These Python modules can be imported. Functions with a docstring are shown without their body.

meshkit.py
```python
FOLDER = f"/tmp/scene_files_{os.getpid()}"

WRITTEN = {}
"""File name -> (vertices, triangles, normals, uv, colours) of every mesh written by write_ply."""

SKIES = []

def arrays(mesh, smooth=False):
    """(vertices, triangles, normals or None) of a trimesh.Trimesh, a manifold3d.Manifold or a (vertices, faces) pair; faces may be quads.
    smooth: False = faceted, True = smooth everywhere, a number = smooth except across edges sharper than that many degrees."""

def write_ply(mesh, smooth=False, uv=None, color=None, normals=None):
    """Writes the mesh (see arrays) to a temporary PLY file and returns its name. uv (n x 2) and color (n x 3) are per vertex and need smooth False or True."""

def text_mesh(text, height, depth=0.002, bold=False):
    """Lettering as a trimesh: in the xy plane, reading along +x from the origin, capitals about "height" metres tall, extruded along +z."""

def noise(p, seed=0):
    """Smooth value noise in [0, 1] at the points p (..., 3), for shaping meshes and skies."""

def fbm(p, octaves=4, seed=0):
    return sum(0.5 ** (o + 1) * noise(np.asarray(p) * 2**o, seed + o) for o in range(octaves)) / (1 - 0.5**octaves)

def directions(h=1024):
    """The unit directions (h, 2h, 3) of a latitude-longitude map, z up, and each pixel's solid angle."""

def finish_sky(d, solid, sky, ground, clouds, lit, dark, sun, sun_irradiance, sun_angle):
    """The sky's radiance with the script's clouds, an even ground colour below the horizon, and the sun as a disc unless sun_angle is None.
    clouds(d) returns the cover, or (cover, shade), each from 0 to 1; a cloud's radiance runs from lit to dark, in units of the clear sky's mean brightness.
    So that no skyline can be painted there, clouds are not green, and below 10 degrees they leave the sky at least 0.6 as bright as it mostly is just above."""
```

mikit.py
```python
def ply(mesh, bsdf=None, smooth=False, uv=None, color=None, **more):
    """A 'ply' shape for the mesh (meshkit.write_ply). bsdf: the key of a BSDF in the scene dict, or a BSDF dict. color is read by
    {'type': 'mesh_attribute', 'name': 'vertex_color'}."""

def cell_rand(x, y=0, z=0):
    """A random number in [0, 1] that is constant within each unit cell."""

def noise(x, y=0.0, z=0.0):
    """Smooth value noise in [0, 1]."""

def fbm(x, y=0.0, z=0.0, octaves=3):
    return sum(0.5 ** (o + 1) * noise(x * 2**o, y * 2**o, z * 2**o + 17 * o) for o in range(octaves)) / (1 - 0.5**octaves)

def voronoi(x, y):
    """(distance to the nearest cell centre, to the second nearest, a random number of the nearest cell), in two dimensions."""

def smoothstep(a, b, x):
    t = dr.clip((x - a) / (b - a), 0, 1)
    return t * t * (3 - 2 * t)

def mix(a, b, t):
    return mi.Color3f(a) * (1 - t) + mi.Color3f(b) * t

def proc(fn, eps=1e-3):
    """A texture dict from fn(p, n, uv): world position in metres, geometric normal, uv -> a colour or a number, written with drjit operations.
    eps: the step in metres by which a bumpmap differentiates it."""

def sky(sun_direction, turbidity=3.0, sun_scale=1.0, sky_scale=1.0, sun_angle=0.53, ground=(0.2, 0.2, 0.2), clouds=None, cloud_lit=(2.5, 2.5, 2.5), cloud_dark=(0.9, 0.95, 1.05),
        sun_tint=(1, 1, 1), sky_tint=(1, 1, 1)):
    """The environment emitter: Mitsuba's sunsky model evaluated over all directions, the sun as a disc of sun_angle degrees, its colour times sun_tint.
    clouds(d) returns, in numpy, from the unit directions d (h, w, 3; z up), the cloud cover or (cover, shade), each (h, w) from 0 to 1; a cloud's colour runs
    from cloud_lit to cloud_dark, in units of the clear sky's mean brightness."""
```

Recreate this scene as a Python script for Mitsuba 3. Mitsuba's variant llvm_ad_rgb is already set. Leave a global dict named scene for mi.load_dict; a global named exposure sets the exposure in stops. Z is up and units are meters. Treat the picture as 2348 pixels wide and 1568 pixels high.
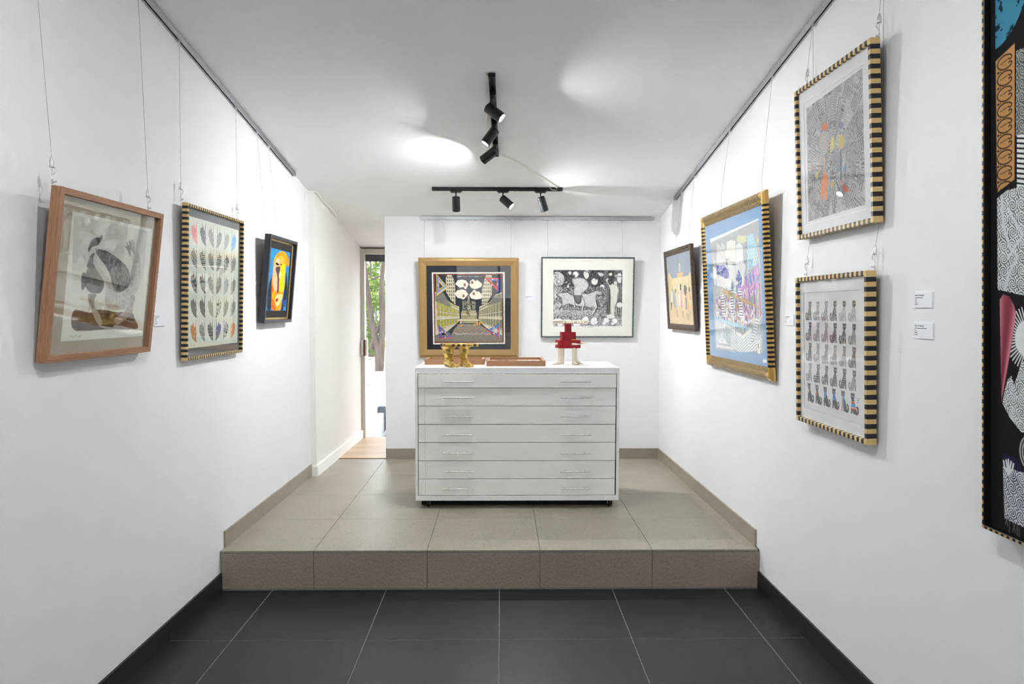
import math, random
import numpy as np, trimesh, mitsuba as mi, drjit as dr, manifold3d as m3
import mikit, meshkit
from mikit import proc, noise, fbm, cell_rand, smoothstep, mix, voronoi

T = mi.ScalarTransform4f
scene, labels = {}, {}
rng = np.random.default_rng(7)

# ---------------------------------------------------------------- camera, sky, exposure
EYE = np.array([0.0, 0.0, 1.48029])
PITCH, YAW, ROLL, FOC = 0.0426086, -0.0142913, 0.0014436, 1707.33
def camera_axes():
    cp, sp, cy, sy, cr, sr = (f(a) for a in (PITCH, YAW, ROLL) for f in (math.cos, math.sin))
    Rz = np.array([[cy, sy, 0], [-sy, cy, 0], [0, 0, 1]])
    A = np.array([[1, 0, 0], [0, 0, -1], [0, 1, 0.0]])
    Rx = np.array([[1, 0, 0], [0, cp, -sp], [0, sp, cp]])
    Rr = np.array([[cr, -sr, 0], [sr, cr, 0], [0, 0, 1]])
    return Rr @ Rx @ A @ Rz
_R = camera_axes()
scene['camera'] = {'type': 'perspective', 'fov': math.degrees(2 * math.atan(1174 / FOC)), 'fov_axis': 'x', 'near_clip': 0.05, 'far_clip': 200.0,
                   'to_world': T().look_at(origin=EYE.tolist(), target=(EYE + _R[2]).tolist(), up=(-_R[1]).tolist())}
SKY_SCALE, LAMP, LENS = 3.5, 0.60, 2.2
def cloud_cover(d):
    return 0.75 + 0.25 * meshkit.fbm(d * 3.0, 3, 5), 0.25 * meshkit.fbm(d * 5.0 + 9, 3, 2)
scene['sky'] = mikit.sky([-0.5, 0.55, 0.66], turbidity=3.5, sun_scale=0.25, sky_scale=SKY_SCALE, ground=(0.36, 0.345, 0.33), clouds=cloud_cover,
                         cloud_lit=(1.75, 1.78, 1.82), cloud_dark=(1.3, 1.36, 1.42))
exposure = 3.10

# ---------------------------------------------------------------- helpers
def mesh(v, f):
    return trimesh.Trimesh(np.asarray(v, float), np.asarray(f, int), process=False)
def cat(ms):
    return trimesh.util.concatenate(list(ms))
def box(x0, x1, y0, y1, z0, z1, bev=0.0):
    if bev <= 0:
        b = trimesh.creation.box(extents=(x1 - x0, y1 - y0, z1 - z0))
        b.apply_translation(((x0 + x1) / 2, (y0 + y1) / 2, (z0 + z1) / 2))
        return b
    P = []
    for sx in (0, 1):
        for sy in (0, 1):
            for sz in (0, 1):
                c = np.array([(x0, x1)[sx], (y0, y1)[sy], (z0, z1)[sz]])
                i = np.array([1 - 2 * sx, 1 - 2 * sy, 1 - 2 * sz]) * bev
                for k in range(3):
                    q = c.copy()
                    for j in range(3):
                        if j != k:
                            q[j] += i[j]
                    P.append(q)
    return trimesh.convex.convex_hull(np.array(P))
def tube(path, r, n=8, closed_ends=True):
    p = np.asarray(path, float); m = len(p)
    rr = np.full(m, r) if np.isscalar(r) else np.asarray(r, float)
    t = np.gradient(p, axis=0); t /= np.linalg.norm(t, axis=1, keepdims=True) + 1e-12
    a = np.array([1.0, 0, 0]) if abs(t[0][0]) < 0.8 else np.array([0, 1.0, 0])
    V = []
    for i in range(m):
        a = a - t[i] * (a @ t[i]); a /= np.linalg.norm(a)
        b = np.cross(t[i], a)
        ang = np.arange(n) * 2 * np.pi / n
        V.append(p[i] + rr[i] * (np.cos(ang)[:, None] * a + np.sin(ang)[:, None] * b))
    V = np.vstack(V); F = []
    for i in range(m - 1):
        for k in range(n):
            q = [i * n + k, i * n + (k + 1) % n, (i + 1) * n + (k + 1) % n, (i + 1) * n + k]
            F += [[q[0], q[1], q[2]], [q[0], q[2], q[3]]]
    if closed_ends:
        V = np.vstack([V, p[0], p[-1]]); c0, c1 = m * n, m * n + 1
        for k in range(n):
            F += [[c0, (k + 1) % n, k], [c1, (m - 1) * n + k, (m - 1) * n + (k + 1) % n]]
    return mesh(V, F)
def curve(pts, n=24):
    from scipy.interpolate import CubicSpline
    pts = np.asarray(pts, float); s = np.r_[0, np.cumsum(np.linalg.norm(np.diff(pts, axis=0), axis=1))]
    return CubicSpline(s, pts)(np.linspace(0, s[-1], n))
def lathe(profile, n=24):
    """profile (r, z) from bottom to top, about z."""
    pr = np.asarray(profile, float); m = len(pr); ang = np.arange(n) * 2 * np.pi / n
    V = np.vstack([np.stack([r * np.cos(ang), r * np.sin(ang), np.full(n, z)], 1) for r, z in pr]); F = []
    for i in range(m - 1):
        for k in range(n):
            a, b, c, d = i * n + k, i * n + (k + 1) % n, (i + 1) * n + (k + 1) % n, (i + 1) * n + k
            F += [[a, b, c], [a, c, d]]
    return mesh(V, F)
def basis(d, up=(0, 0, 1)):
    """Matrix whose z axis is d."""
    z = np.asarray(d, float); z = z / np.linalg.norm(z)
    x = np.cross(up, z)
    x = np.array([1.0, 0, 0]) if np.linalg.norm(x) < 1e-6 else x / np.linalg.norm(x)
    M = np.eye(4); M[:3, 0], M[:3, 1], M[:3, 2] = x, np.cross(z, x), z
    return M
def moved(m, M=None, at=None):
    m = m.copy()
    if M is not None: m.apply_transform(M)
    if at is not None: m.apply_translation(at)
    return m
def ball(c, r, sub=2, scale=(1, 1, 1)):
    s = trimesh.creation.icosphere(subdivisions=sub, radius=1.0)
    s.vertices = s.vertices * np.asarray(scale) * r + np.asarray(c)
    return s
def mf(m):
    return m3.Manifold(m3.Mesh(np.asarray(m.vertices, np.float32), np.asarray(m.faces, np.uint32)))
def hull2(a, ra, b, rb, sub=2):
    return mf(trimesh.convex.convex_hull(np.vstack([ball(a, ra, sub).vertices, ball(b, rb, sub).vertices])))
def blend(bones, edge=0.004, its=12):
    u = m3.Manifold.batch_boolean(bones, m3.OpType.Add)
    u = u.refine_to_length(edge); q = u.to_mesh()
    t = trimesh.Trimesh(np.array(q.vert_properties[:, :3]), np.array(q.tri_verts), process=True)
    trimesh.smoothing.filter_taubin(t, lamb=0.5, nu=0.52, iterations=its)
    return t
def key_for(name, parent=None):
    base = f'{parent}__{name}' if parent else name
    if base not in scene and base not in labels:
        return base
    k = 1
    while f'{base}_{k:03d}' in scene or f'{base}_{k:03d}' in labels:
        k += 1
    return f'{base}_{k:03d}'
def put(name, m, bsdf, parent=None, smooth=False, label=None, kind=None, color=None, uv=None, **more):
    k = key_for(name, parent)
    scene[k] = mikit.ply(m, bsdf, smooth=smooth, color=color, uv=uv, **more)
    d = {}
    if label: d['label'] = label
    if kind: d['kind'] = kind
    if d: labels[k] = d
    return k
def thing(name, label, category, group=None):
    k = key_for(name); labels[k] = {'label': label, 'category': category}
    if group: labels[k]['group'] = group
    return k
def tag(k, label, category, group=None):
    labels[k] = {'label': label, 'category': category}
    if group: labels[k]['group'] = group
def lin(c):
    c = np.asarray(c, float) / 255.0
    return np.where(c <= 0.04045, c / 12.92, ((c + 0.055) / 1.055) ** 2.4)
def rgb(*c):
    return {'type': 'rgb', 'value': [float(x) for x in lin(c)]}

# ---------------------------------------------------------------- materials
def mat(name, base, rough=0.5, metallic=0.0, spec=0.5, **kw):
    scene[name] = {'type': 'twosided', 'bsdf': {'type': 'principled', 'base_color': base, 'roughness': rough, 'metallic': metallic, 'specular': spec, **kw}}
    return name
def wall_bump(p, n, uv):
    return fbm(p.x * 9, p.y * 9, p.z * 9, 3) * 1.0 + 0.35 * fbm(p.x * 60, p.y * 60, p.z * 60, 2)
WHITE = {'type': 'rgb', 'value': [0.83, 0.84, 0.85]}
scene['plaster'] = {'type': 'twosided', 'bsdf': {'type': 'bumpmap', 'arbitrary': proc(wall_bump, 4e-3), 'scale': 0.0012, 'bsdf': {'type': 'diffuse', 'reflectance': WHITE}}}
scene['ceiling_paint'] = {'type': 'twosided', 'bsdf': {'type': 'diffuse', 'reflectance': {'type': 'rgb', 'value': [0.84, 0.845, 0.845]}}}
scene['cream_paint'] = {'type': 'twosided', 'bsdf': {'type': 'diffuse', 'reflectance': {'type': 'rgb', 'value': [0.83, 0.82, 0.79]}}}
def dark_stone(p, n, uv):
    f = fbm(p.x * 3.1, p.y * 3.1, p.z * 3.1, 4); g = fbm(p.x * 22 + 5, p.y * 22, p.z * 22, 2)
    t = cell_rand(dr.floor((p.x + 1.209) / 0.6), dr.floor((p.y - 3.297) / 0.6), 3.0)
    return mi.Color3f(0.0108, 0.0109, 0.0113) * (0.55 + 0.75 * f + 0.2 * g + 0.14 * (t - 0.5))
mat('dark_tile_stone', proc(dark_stone), 0.42, spec=0.4)
mat('dark_skirting', rgb(34, 35, 38), 0.45, spec=0.35)
mat('grout_light', rgb(128, 129, 130), 0.9, spec=0.1)
mat('grout_dark', rgb(70, 66, 60), 0.9, spec=0.1)
def speckled(base):
    def speckle(p, n, uv):
        f = fbm(p.x * 2.6, p.y * 2.6, p.z * 2.6, 3)
        a = noise(p.x * 380, p.y * 380, p.z * 380); b = noise(p.x * 280 + 31, p.y * 280, p.z * 280)
        c = mi.Color3f(*base) * (0.86 + 0.28 * f) * (0.76 + 0.48 * a)
        return c * (1 - 0.38 * smoothstep(0.74, 0.86, b))
    return proc(speckle)
mat('speckled_tile', speckled((0.285, 0.258, 0.202)), 0.4, spec=0.35)
mat('speckled_riser', speckled((0.300, 0.252, 0.195)), 0.5, spec=0.25)
def oak(p, n, uv):
    g = fbm(p.x * 4, p.y * 90, p.z * 90, 3); h = fbm(p.x * 1.5, p.y * 14, p.z * 14, 2)
    return mix(mi.Color3f(0.50, 0.36, 0.235), mi.Color3f(0.40, 0.27, 0.16), smoothstep(0.3, 0.75, 0.5 * g + 0.5 * h))
mat('pale_oak', proc(oak), 0.45)
def frame_wood(p, n, uv):
    g = fbm(uv.x * 7, uv.y * 520, 1.0, 3); h = noise(uv.x * 55, uv.y * 900, 4.0)
    c = mix(mi.Color3f(0.375, 0.195, 0.11), mi.Color3f(0.30, 0.148, 0.078), smoothstep(0.25, 0.75, g))
    return c * (0.85 + 0.3 * h)
mat('cedar', proc(frame_wood), 0.5, spec=0.3)
mat('white_lacquer', rgb(234, 235, 232), 0.28, spec=0.5)
mat('white_top', rgb(232, 233, 232), 0.20, spec=0.42)
mat('drawer_white', rgb(234, 234, 228), 0.4, spec=0.4)
mat('gap_black', rgb(28, 30, 30), 0.8, spec=0.1)
mat('white_paint_trim', rgb(238, 238, 236), 0.5, spec=0.3)
scene['steel'] = {'type': 'twosided', 'bsdf': {'type': 'roughconductor', 'material': 'Al', 'alpha': 0.22, 'specular_reflectance': {'type': 'rgb', 'value': [0.78, 0.76, 0.74]}}}
scene['aluminium'] = {'type': 'twosided', 'bsdf': {'type': 'roughconductor', 'material': 'Al', 'alpha': 0.32, 'specular_reflectance': {'type': 'rgb', 'value': [0.56, 0.58, 0.60]}}}
mat('cable_grey', rgb(168, 169, 171), 0.5, metallic=0.2)
mat('black_plastic', rgb(20, 21, 23), 0.42, spec=0.4)
mat('black_metal', rgb(24, 26, 30), 0.38, spec=0.5)
mat('white_cable', rgb(226, 222, 208), 0.5)
mat('card_white', rgb(232, 235, 240), 0.7, spec=0.2)
mat('ink', rgb(95, 97, 104), 0.8, spec=0.1)
VC = {'type': 'mesh_attribute', 'name': 'vertex_color'}
mat('paper_print', VC, 0.85, spec=0.12)
mat('painted_frame', VC, 0.4, spec=0.4)
mat('metal_leaf_frame', VC, 0.32, metallic=0.55, spec=0.6)
mat('mat_board', VC, 0.9, spec=0.1)
mat('back_board', rgb(92, 70, 52), 0.8, spec=0.1)
scene['picture_glass'] = {'type': 'thindielectric', 'int_ior': 1.5}
scene['door_glass'] = {'type': 'thindielectric', 'int_ior': 1.5}

# ---------------------------------------------------------------- the room
ST = 0.2065                                    # height of the raised back floor
YS, YB, YD, YF = 3.907, 6.345, 7.40, -2.5      # step, back wall, glass door, shopfront
def zc(y): return 2.79 - 0.165 * (y - 3.2)
def xl(y): return -1.5 + 0.01392 * (y - 3.0)
def xr(y): return 1.392 - 0.010663 * (y - 2.9)
def hexa(b, t):
    """Solid between the quad b (4 points, anticlockwise seen from t) and the quad t."""
    v = np.vstack([b, t])
    f = [[0, 2, 1], [0, 3, 2], [4, 5, 6], [4, 6, 7]] + [x for i in range(4) for j in [(i + 1) % 4] for x in ([i, j, j + 4], [i, j + 4, i + 4])]
    return mesh(v, f)
def wall_mesh(ya, yb, xa, xb, xo, z0=-0.1, up=0.06):
    """Wall with its room face from (xa, ya) to (xb, yb), its outside at xo, its top above the sloping ceiling."""
    b = [(xa, ya, z0), (xb, yb, z0), (xo, yb, z0), (xo, ya, z0)]
    t = [(x, y, zc(y) + up) for x, y, _ in b]
    m = hexa(np.array(b), np.array(t)); m.fix_normals(); return m
put('wall_left', wall_mesh(YF - 0.1, 5.69, xl(YF), xl(5.69), -1.75), 'plaster', kind='structure', label='long white plaster wall with the wooden framed print, the striped frame and the small dark frame')
put('wall_nook', wall_mesh(5.69, 7.6, -1.419, -1.383, -1.75), 'cream_paint', kind='structure', label='off-white wall section leading to the glass door')
put('wall_right', wall_mesh(YF - 0.1, 7.6, xr(YF), xr(7.6), 1.7), 'plaster', kind='structure', label='long white plaster wall with the striped and gilded frames')
b = np.array([(-0.987, YB, 0), (1.6, YB, 0), (1.6, YB + 0.15, 0), (-0.987, YB + 0.15, 0)])
t = b + [0, 0, 1]; t[:, 2] = [zc(y) + 0.05 for y in b[:, 1]]
w = hexa(b, t); w.fix_normals()
put('wall_back', w, 'plaster', kind='structure', label='white back wall with the gold frame and the thin dark frame')
w = cat([box(-1.75, 1.7, YD + 0.05, YD + 0.2, 2.075, zc(YD) + 0.1), box(-0.42, 1.7, YD + 0.05, YD + 0.2, -0.1, 2.08), box(-1.75, -1.39, YD + 0.05, YD + 0.2, -0.1, 2.08)])
put('wall_door', w, 'cream_paint', kind='structure', label='cream wall strip above the glass door')
b = np.array([(-1.75, YF - 0.1, zc(YF - 0.1)), (1.7, YF - 0.1, zc(YF - 0.1)), (1.7, 7.62, zc(7.62)), (-1.75, 7.62, zc(7.62))])
c = hexa(b, b + [0, 0, 0.12]); c.fix_normals()
put('ceiling', c, 'ceiling_paint', kind='structure', label='sloping white ceiling')
WX0, WX1, WZ0, WZ1 = -0.95, 0.85, 0.5, 2.3
w = cat([box(-1.75, WX0, YF - 0.15, YF, -0.1, 3.8), box(WX1, 1.7, YF - 0.15, YF, -0.1, 3.8), box(WX0, WX1, YF - 0.15, YF, WZ1, 3.8), box(WX0, WX1, YF - 0.15, YF, -0.1, WZ0)])
put('wall_front', w, 'plaster', kind='structure')
k = put('window_1', cat([box(WX0, WX1, YF - 0.11, YF - 0.05, WZ0, WZ0 + .05), box(WX0, WX1, YF - 0.11, YF - 0.05, WZ1 - .05, WZ1), box(WX0, WX0 + .05, YF - 0.11, YF - 0.05, WZ0, WZ1), box(WX1 - .05, WX1, YF - 0.11, YF - 0.05, WZ0, WZ1), box(-0.075, -0.025, YF - 0.11, YF - 0.05, WZ0, WZ1)]), 'aluminium', kind='structure')
put('pane', mesh([(WX0 + .04, YF - 0.08, WZ0 + .04), (WX1 - .04, YF - 0.08, WZ0 + .04), (WX1 - .04, YF - 0.08, WZ1 - .04), (WX0 + .04, YF - 0.08, WZ1 - .04)], [[0, 1, 2], [0, 2, 3]]), 'door_glass', k)
# dark floor: grout bed and tiles one by one
GAP = 0.0032
fl = put('floor', box(-1.6, 1.5, YF - 0.1, YS + 0.05, -0.12, -0.0012), 'grout_light', kind='structure', label='lower floor of large dark grey stone tiles with pale joints')
cols = [-1.2091 + 0.6 * i for i in range(-1, 6)]; rows = [3.2968 - 0.6 * i for i in range(-1, 10)]
for j in range(len(rows) - 1):
    for i in range(len(cols) - 1):
        y1, y0 = min(rows[j], YS) - GAP / 2, max(rows[j + 1], YF) + GAP / 2
        x0, x1 = max(cols[i] + GAP / 2, xl(y0) + 0.003), min(cols[i + 1] - GAP / 2, xr(y1) - 0.002)
        if x1 - x0 > 0.02 and y1 - y0 > 0.02:
            put('tile', box(x0, x1, y0, y1, -0.012, 0.0, 0.0008), 'dark_tile_stone', fl)
# raised floor
pf = put('floor_raised', box(-1.52, 1.5, YS + 0.011, YD + 0.05, -0.1, ST - 0.0016), 'grout_dark', kind='structure', label='raised back floor of beige speckled tiles with a tiled step front')
cols = [-0.9937 + 0.6 * i for i in range(-1, 5)]; rows = [YS + 0.6 * i for i in range(0, 6)]
g = 0.0022
for j in range(5):
    for i in range(5):
        y0, y1 = rows[j] + (g / 2 if j else 0.0), min(rows[j + 1] - g / 2, 6.36 if i == 0 else YB)
        x0, x1 = max(cols[i] + g / 2, xl(y0) + 0.003), min(cols[i + 1] - g / 2, xr(y1) - 0.003)
        if i == 0 and y1 > 5.69: x0 = max(x0, -1.5)
        if y1 - y0 > 0.01:
            put('tile', box(x0, x1, y0, y1, ST - 0.011, ST, 0.0008), 'speckled_tile', pf)
for i in range(5):
    x0, x1 = max(cols[i] + 0.001, xl(YS) + 0.004), min(cols[i + 1] - 0.001, xr(YS) - 0.003)
    put('riser_tile', box(x0, x1, YS + 0.001, YS + 0.011, 0.001, ST - 0.0125, 0.0008), 'speckled_riser', pf)
put('bedding', box(xl(YS) + 0.004, xr(YS) - 0.003, YS + 0.004, YS + 0.02, ST - 0.0135, ST - 0.0105), 'grout_dark', pf)
# skirtings, piece by piece
def skirting(name, label, pts, z0, z1, th, bs, inward):
    k = None
    for a, b in zip(pts[:-1], pts[1:]):
        a, b = np.array(a), np.array(b); d = (b - a) / np.linalg.norm(b - a); n = np.array(inward, float)
        a2, b2 = a + d * 0.0012, b - d * 0.0012
        q = np.array([(*a2, z0), (*b2, z0), (*(b2 + n * th), z0), (*(a2 + n * th), z0)])
        m = hexa(q, q + [0, 0, z1 - z0]); m.fix_normals()
        if k is None: k = put(name, m, bs, kind='structure', label=label)
        else: put('tile', m, bs, k)
ys = [-2.49, -1.5, -0.9, -0.3, 0.297, 0.897, 1.497, 2.097, 2.697, 3.297, YS]
skirting('baseboard_left', 'dark grey tile skirting along the wall under the wooden framed print', [(xl(y), y) for y in ys], 0.0, 0.088, 0.011, 'dark_skirting', (1, 0))
skirting('baseboard_right', 'dark grey tile skirting along the wall under the two striped frames', [(xr(y), y) for y in ys], 0.0, 0.088, 0.011, 'dark_skirting', (-1, 0))
skirting('baseboard_left_raised', 'beige tile skirting on the raised floor under the small dark frame', [(xl(y), y) for y in (3.96, 4.56, 5.16, 5.685)], ST, ST + 0.09, 0.011, 'speckled_tile', (1, 0))
skirting('baseboard_right_raised', 'beige tile skirting on the raised floor under the gilded frame', [(xr(y), y) for y in (3.955, 4.66, 5.26, 5.86, YB)], ST, ST + 0.09, 0.011, 'speckled_tile', (-1, 0))
skirting('baseboard_back', 'beige tile skirting along the back wall behind the plan chest', [(x, YB) for x in (-0.987, -0.39, 0.21, 0.81, 1.355)], ST, ST + 0.09, 0.011, 'speckled_tile', (0, -1))
b = np.array([(-1.419, 5.69, ST), (-1.384, YD - 0.03, ST), (-1.370, YD - 0.03, ST), (-1.405, 5.69, ST)])
m = hexa(b, b + [0, 0, 0.085]); m.fix_normals()
put('baseboard_nook', m, 'white_paint_trim', kind='structure', label='white painted skirting leading to the glass door')
put('trim_1', box(xl(5.69) - 0.02, -1.408, 5.678, 5.69, ST, ST + 0.075), 'white_paint_trim', kind='structure', label='small white plinth block at the wall corner')
# oak boards before the door
k = put('floor_threshold', box(-1.40, -0.6, 6.352, YD + 0.04, ST - 0.05, ST + 0.0012), 'grout_dark', kind='structure', label='pale oak boards before the glass door')
yy = np.linspace(6.356, YD + 0.03, 7)
for i in range(6):
    put('plank', box(-1.392, -0.6, yy[i] + 0.0007, yy[i + 1] - 0.0007, ST - 0.01, ST + 0.006, 0.001), 'pale_oak', k)
# glass door
mat('door_frame_paint', rgb(196, 192, 182), 0.5, spec=0.3)
k = put('door_1', cat([box(-1.388, -1.350, YD - 0.03, YD + 0.05, ST, 2.082, 0.002), box(-0.46, -0.42, YD - 0.03, YD + 0.05, ST, 2.082, 0.002), box(-1.350, -0.46, YD - 0.03, YD + 0.05, 2.03, 2.082, 0.002)]), 'door_frame_paint', kind='structure', label='glass door in a grey metal frame beside the back wall')
put('pane', mesh([(-1.352, YD, ST + 0.008), (-0.458, YD, ST + 0.008), (-0.458, YD, 2.032), (-1.352, YD, 2.032)], [[0, 1, 2], [0, 2, 3]]), 'door_glass', k)
put('door_header', box(-1.350, -0.46, YD + 0.045, YD + 0.12, 1.965, 2.034), 'gap_black', k)
lk = put('door_lock', box(-1.386, -1.360, YD - 0.045, YD - 0.028, 1.03, 1.185, 0.003), 'steel', k)
mat('lock_brown', rgb(104, 74, 56), 0.4, metallic=0.4)
put('lock_case', box(-1.360, -1.338, YD - 0.058, YD - 0.02, 1.03, 1.185, 0.003), 'lock_brown', lk)
put('pull_handle', box(-1.338, -1.318, YD - 0.07, YD - 0.02, 1.03, 1.19, 0.004), 'steel', lk)
# picture rails under the ceiling
def rail(label, pts_in, inward, sl):
    """Aluminium channel along two wall points (x, y), with a dark slot on its underside."""
    (xa, ya), (xb, yb) = pts_in; n = np.array([*inward, 0.0])
    def run(d0, d1, z0, z1):
        q = []
        for (x, y) in ((xa, ya), (xb, yb)):
            q.append([np.array([x, y, zc(y)]) + n * d + np.array([0, 0, z]) for d, z in ((d0, z0), (d1, z0), (d1, z1), (d0, z1))])
        m = hexa(np.array(q[0]), np.array(q[1])); m.fix_normals(); return m
    r = thing('picture_rail', label, 'picture rail')
    put('channel', cat([run(0.0005, 0.0105, -0.030, -0.001), run(0.0175, 0.025, -0.030, -0.001), run(0.0105, 0.0175, -0.012, -0.001)]), 'aluminium', r)
    put('slot', run(0.0106, 0.0174, -0.016, -0.0122), 'gap_black', r)
    return r
rail('long aluminium picture rail under the ceiling above the wooden framed print', ((xl(-2.4), -2.4), (xl(5.29), 5.29)), (1, 0), 1)
rail('long aluminium picture rail under the ceiling above the gilded frame', ((xr(-2.4), -2.4), (xr(5.80), 5.80)), (-1, 0), 1)
rail('short aluminium picture rail on the back wall above the plan chest', ((-0.68, YB), (1.28, YB)), (0, -1), 0)

# ---------------------------------------------------------------- outside the glass door
mat('paving', proc(lambda p, n, uv: mi.Color3f(0.36, 0.31, 0.28) * (0.8 + 0.4 * fbm(p.x * 1.3, p.y * 1.3, 0.0, 3))), 0.9, spec=0.1)
mat('bark', proc(lambda p, n, uv: mi.Color3f(0.095, 0.080, 0.068) * (0.5 + 1.0 * fbm(p.x * 16, p.y * 16, p.z * 3, 3))), 0.9, spec=0.1)
mat('street_grey', rgb(84, 96, 106), 0.8, spec=0.1)
mat('white_render', rgb(206, 214, 220), 0.8, spec=0.1)
for nm, c in (('leaf_green', (0.085, 0.150, 0.034)), ('leaf_light', (0.22, 0.29, 0.075))):
    scene[nm] = {'type': 'principledthin', 'base_color': {'type': 'rgb', 'value': list(c)}, 'roughness': 0.7, 'diff_trans': 0.8}
put('ground', box(-40, 40, YD + 0.25, 70, -0.3, -0.1), 'paving', kind='structure', label='sunlit pavement outside the glass door')
k = thing('garden_wall', 'low white rendered wall just outside the glass door', 'wall')
put('body', box(-1.62, -1.368, 7.85, 9.3, -0.1, 0.69, 0.01), 'white_render', k)
put('coping', box(-1.64, -1.372, 7.83, 9.32, 0.69, 0.715, 0.006), 'white_render', k)
k = thing('stair_railing', 'grey stair railing with slanting white bars outside the glass door', 'railing')
put('top_beam', box(-1.36, -0.4, 8.2, 8.28, 0.345, 0.413, 0.004), 'street_grey', k)
put('kick_panel', box(-1.36, -0.4, 8.62, 8.66, -0.1, 0.30), 'street_grey', k)
for i in range(7):
    x = -1.42 + 0.11 * i
    put('slat', tube([(x, 8.42, -0.08), (x + 0.26, 8.42, 0.33)], 0.016, 6), 'white_render', k)
put('post', box(-1.12, -1.09, 8.43, 8.46, -0.1, 0.34), 'white_render', k)
def px(x, y, d): return np.array([(x - 1149.6) * d / FOC, d, EYE[2] + (711.3 - y) * d / FOC])
def leaves(centres, n, r, size, seed):
    q = np.random.default_rng(seed); V, F = [], []
    for c, rad in centres:
        for _ in range(int(n)):
            p = np.asarray(c) + q.normal(size=3) * rad * np.array([0.55, 0.55, 0.5])
            a = q.normal(size=3); a /= np.linalg.norm(a); b = np.cross(a, q.normal(size=3)); b /= np.linalg.norm(b); s = size * q.uniform(0.6, 1.3)
            i = len(V); V += [p, p + s * (0.5 * a + 0.28 * b), p + s * a, p + s * (0.5 * a - 0.28 * b)]; F += [[i, i + 1, i + 2], [i, i + 2, i + 3]]
    return mesh(V, F)
t = thing('tree', 'grey forked tree on the pavement seen through the glass door', 'tree')
D = 15.0
def limb(pts, r, nm='trunk', par=t): return put(nm, tube(curve([px(a, b, D) for a, b in pts], 14), np.linspace(r[0], r[1], 14), 8), 'bark', par, smooth=True)
limb([(870, 884), (869, 850), (868, 815), (860, 775), (853, 735), (848, 690), (841, 640), (838, 600), (836, 560)], (0.085, 0.03))
limb([(870, 860), (874, 815), (876, 770), (877, 720), (876, 660), (880, 610), (885, 560)], (0.075, 0.035), 'branch')
limb([(852, 800), (862, 765), (874, 735), (884, 712), (900, 690)], (0.045, 0.035), 'branch')
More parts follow.
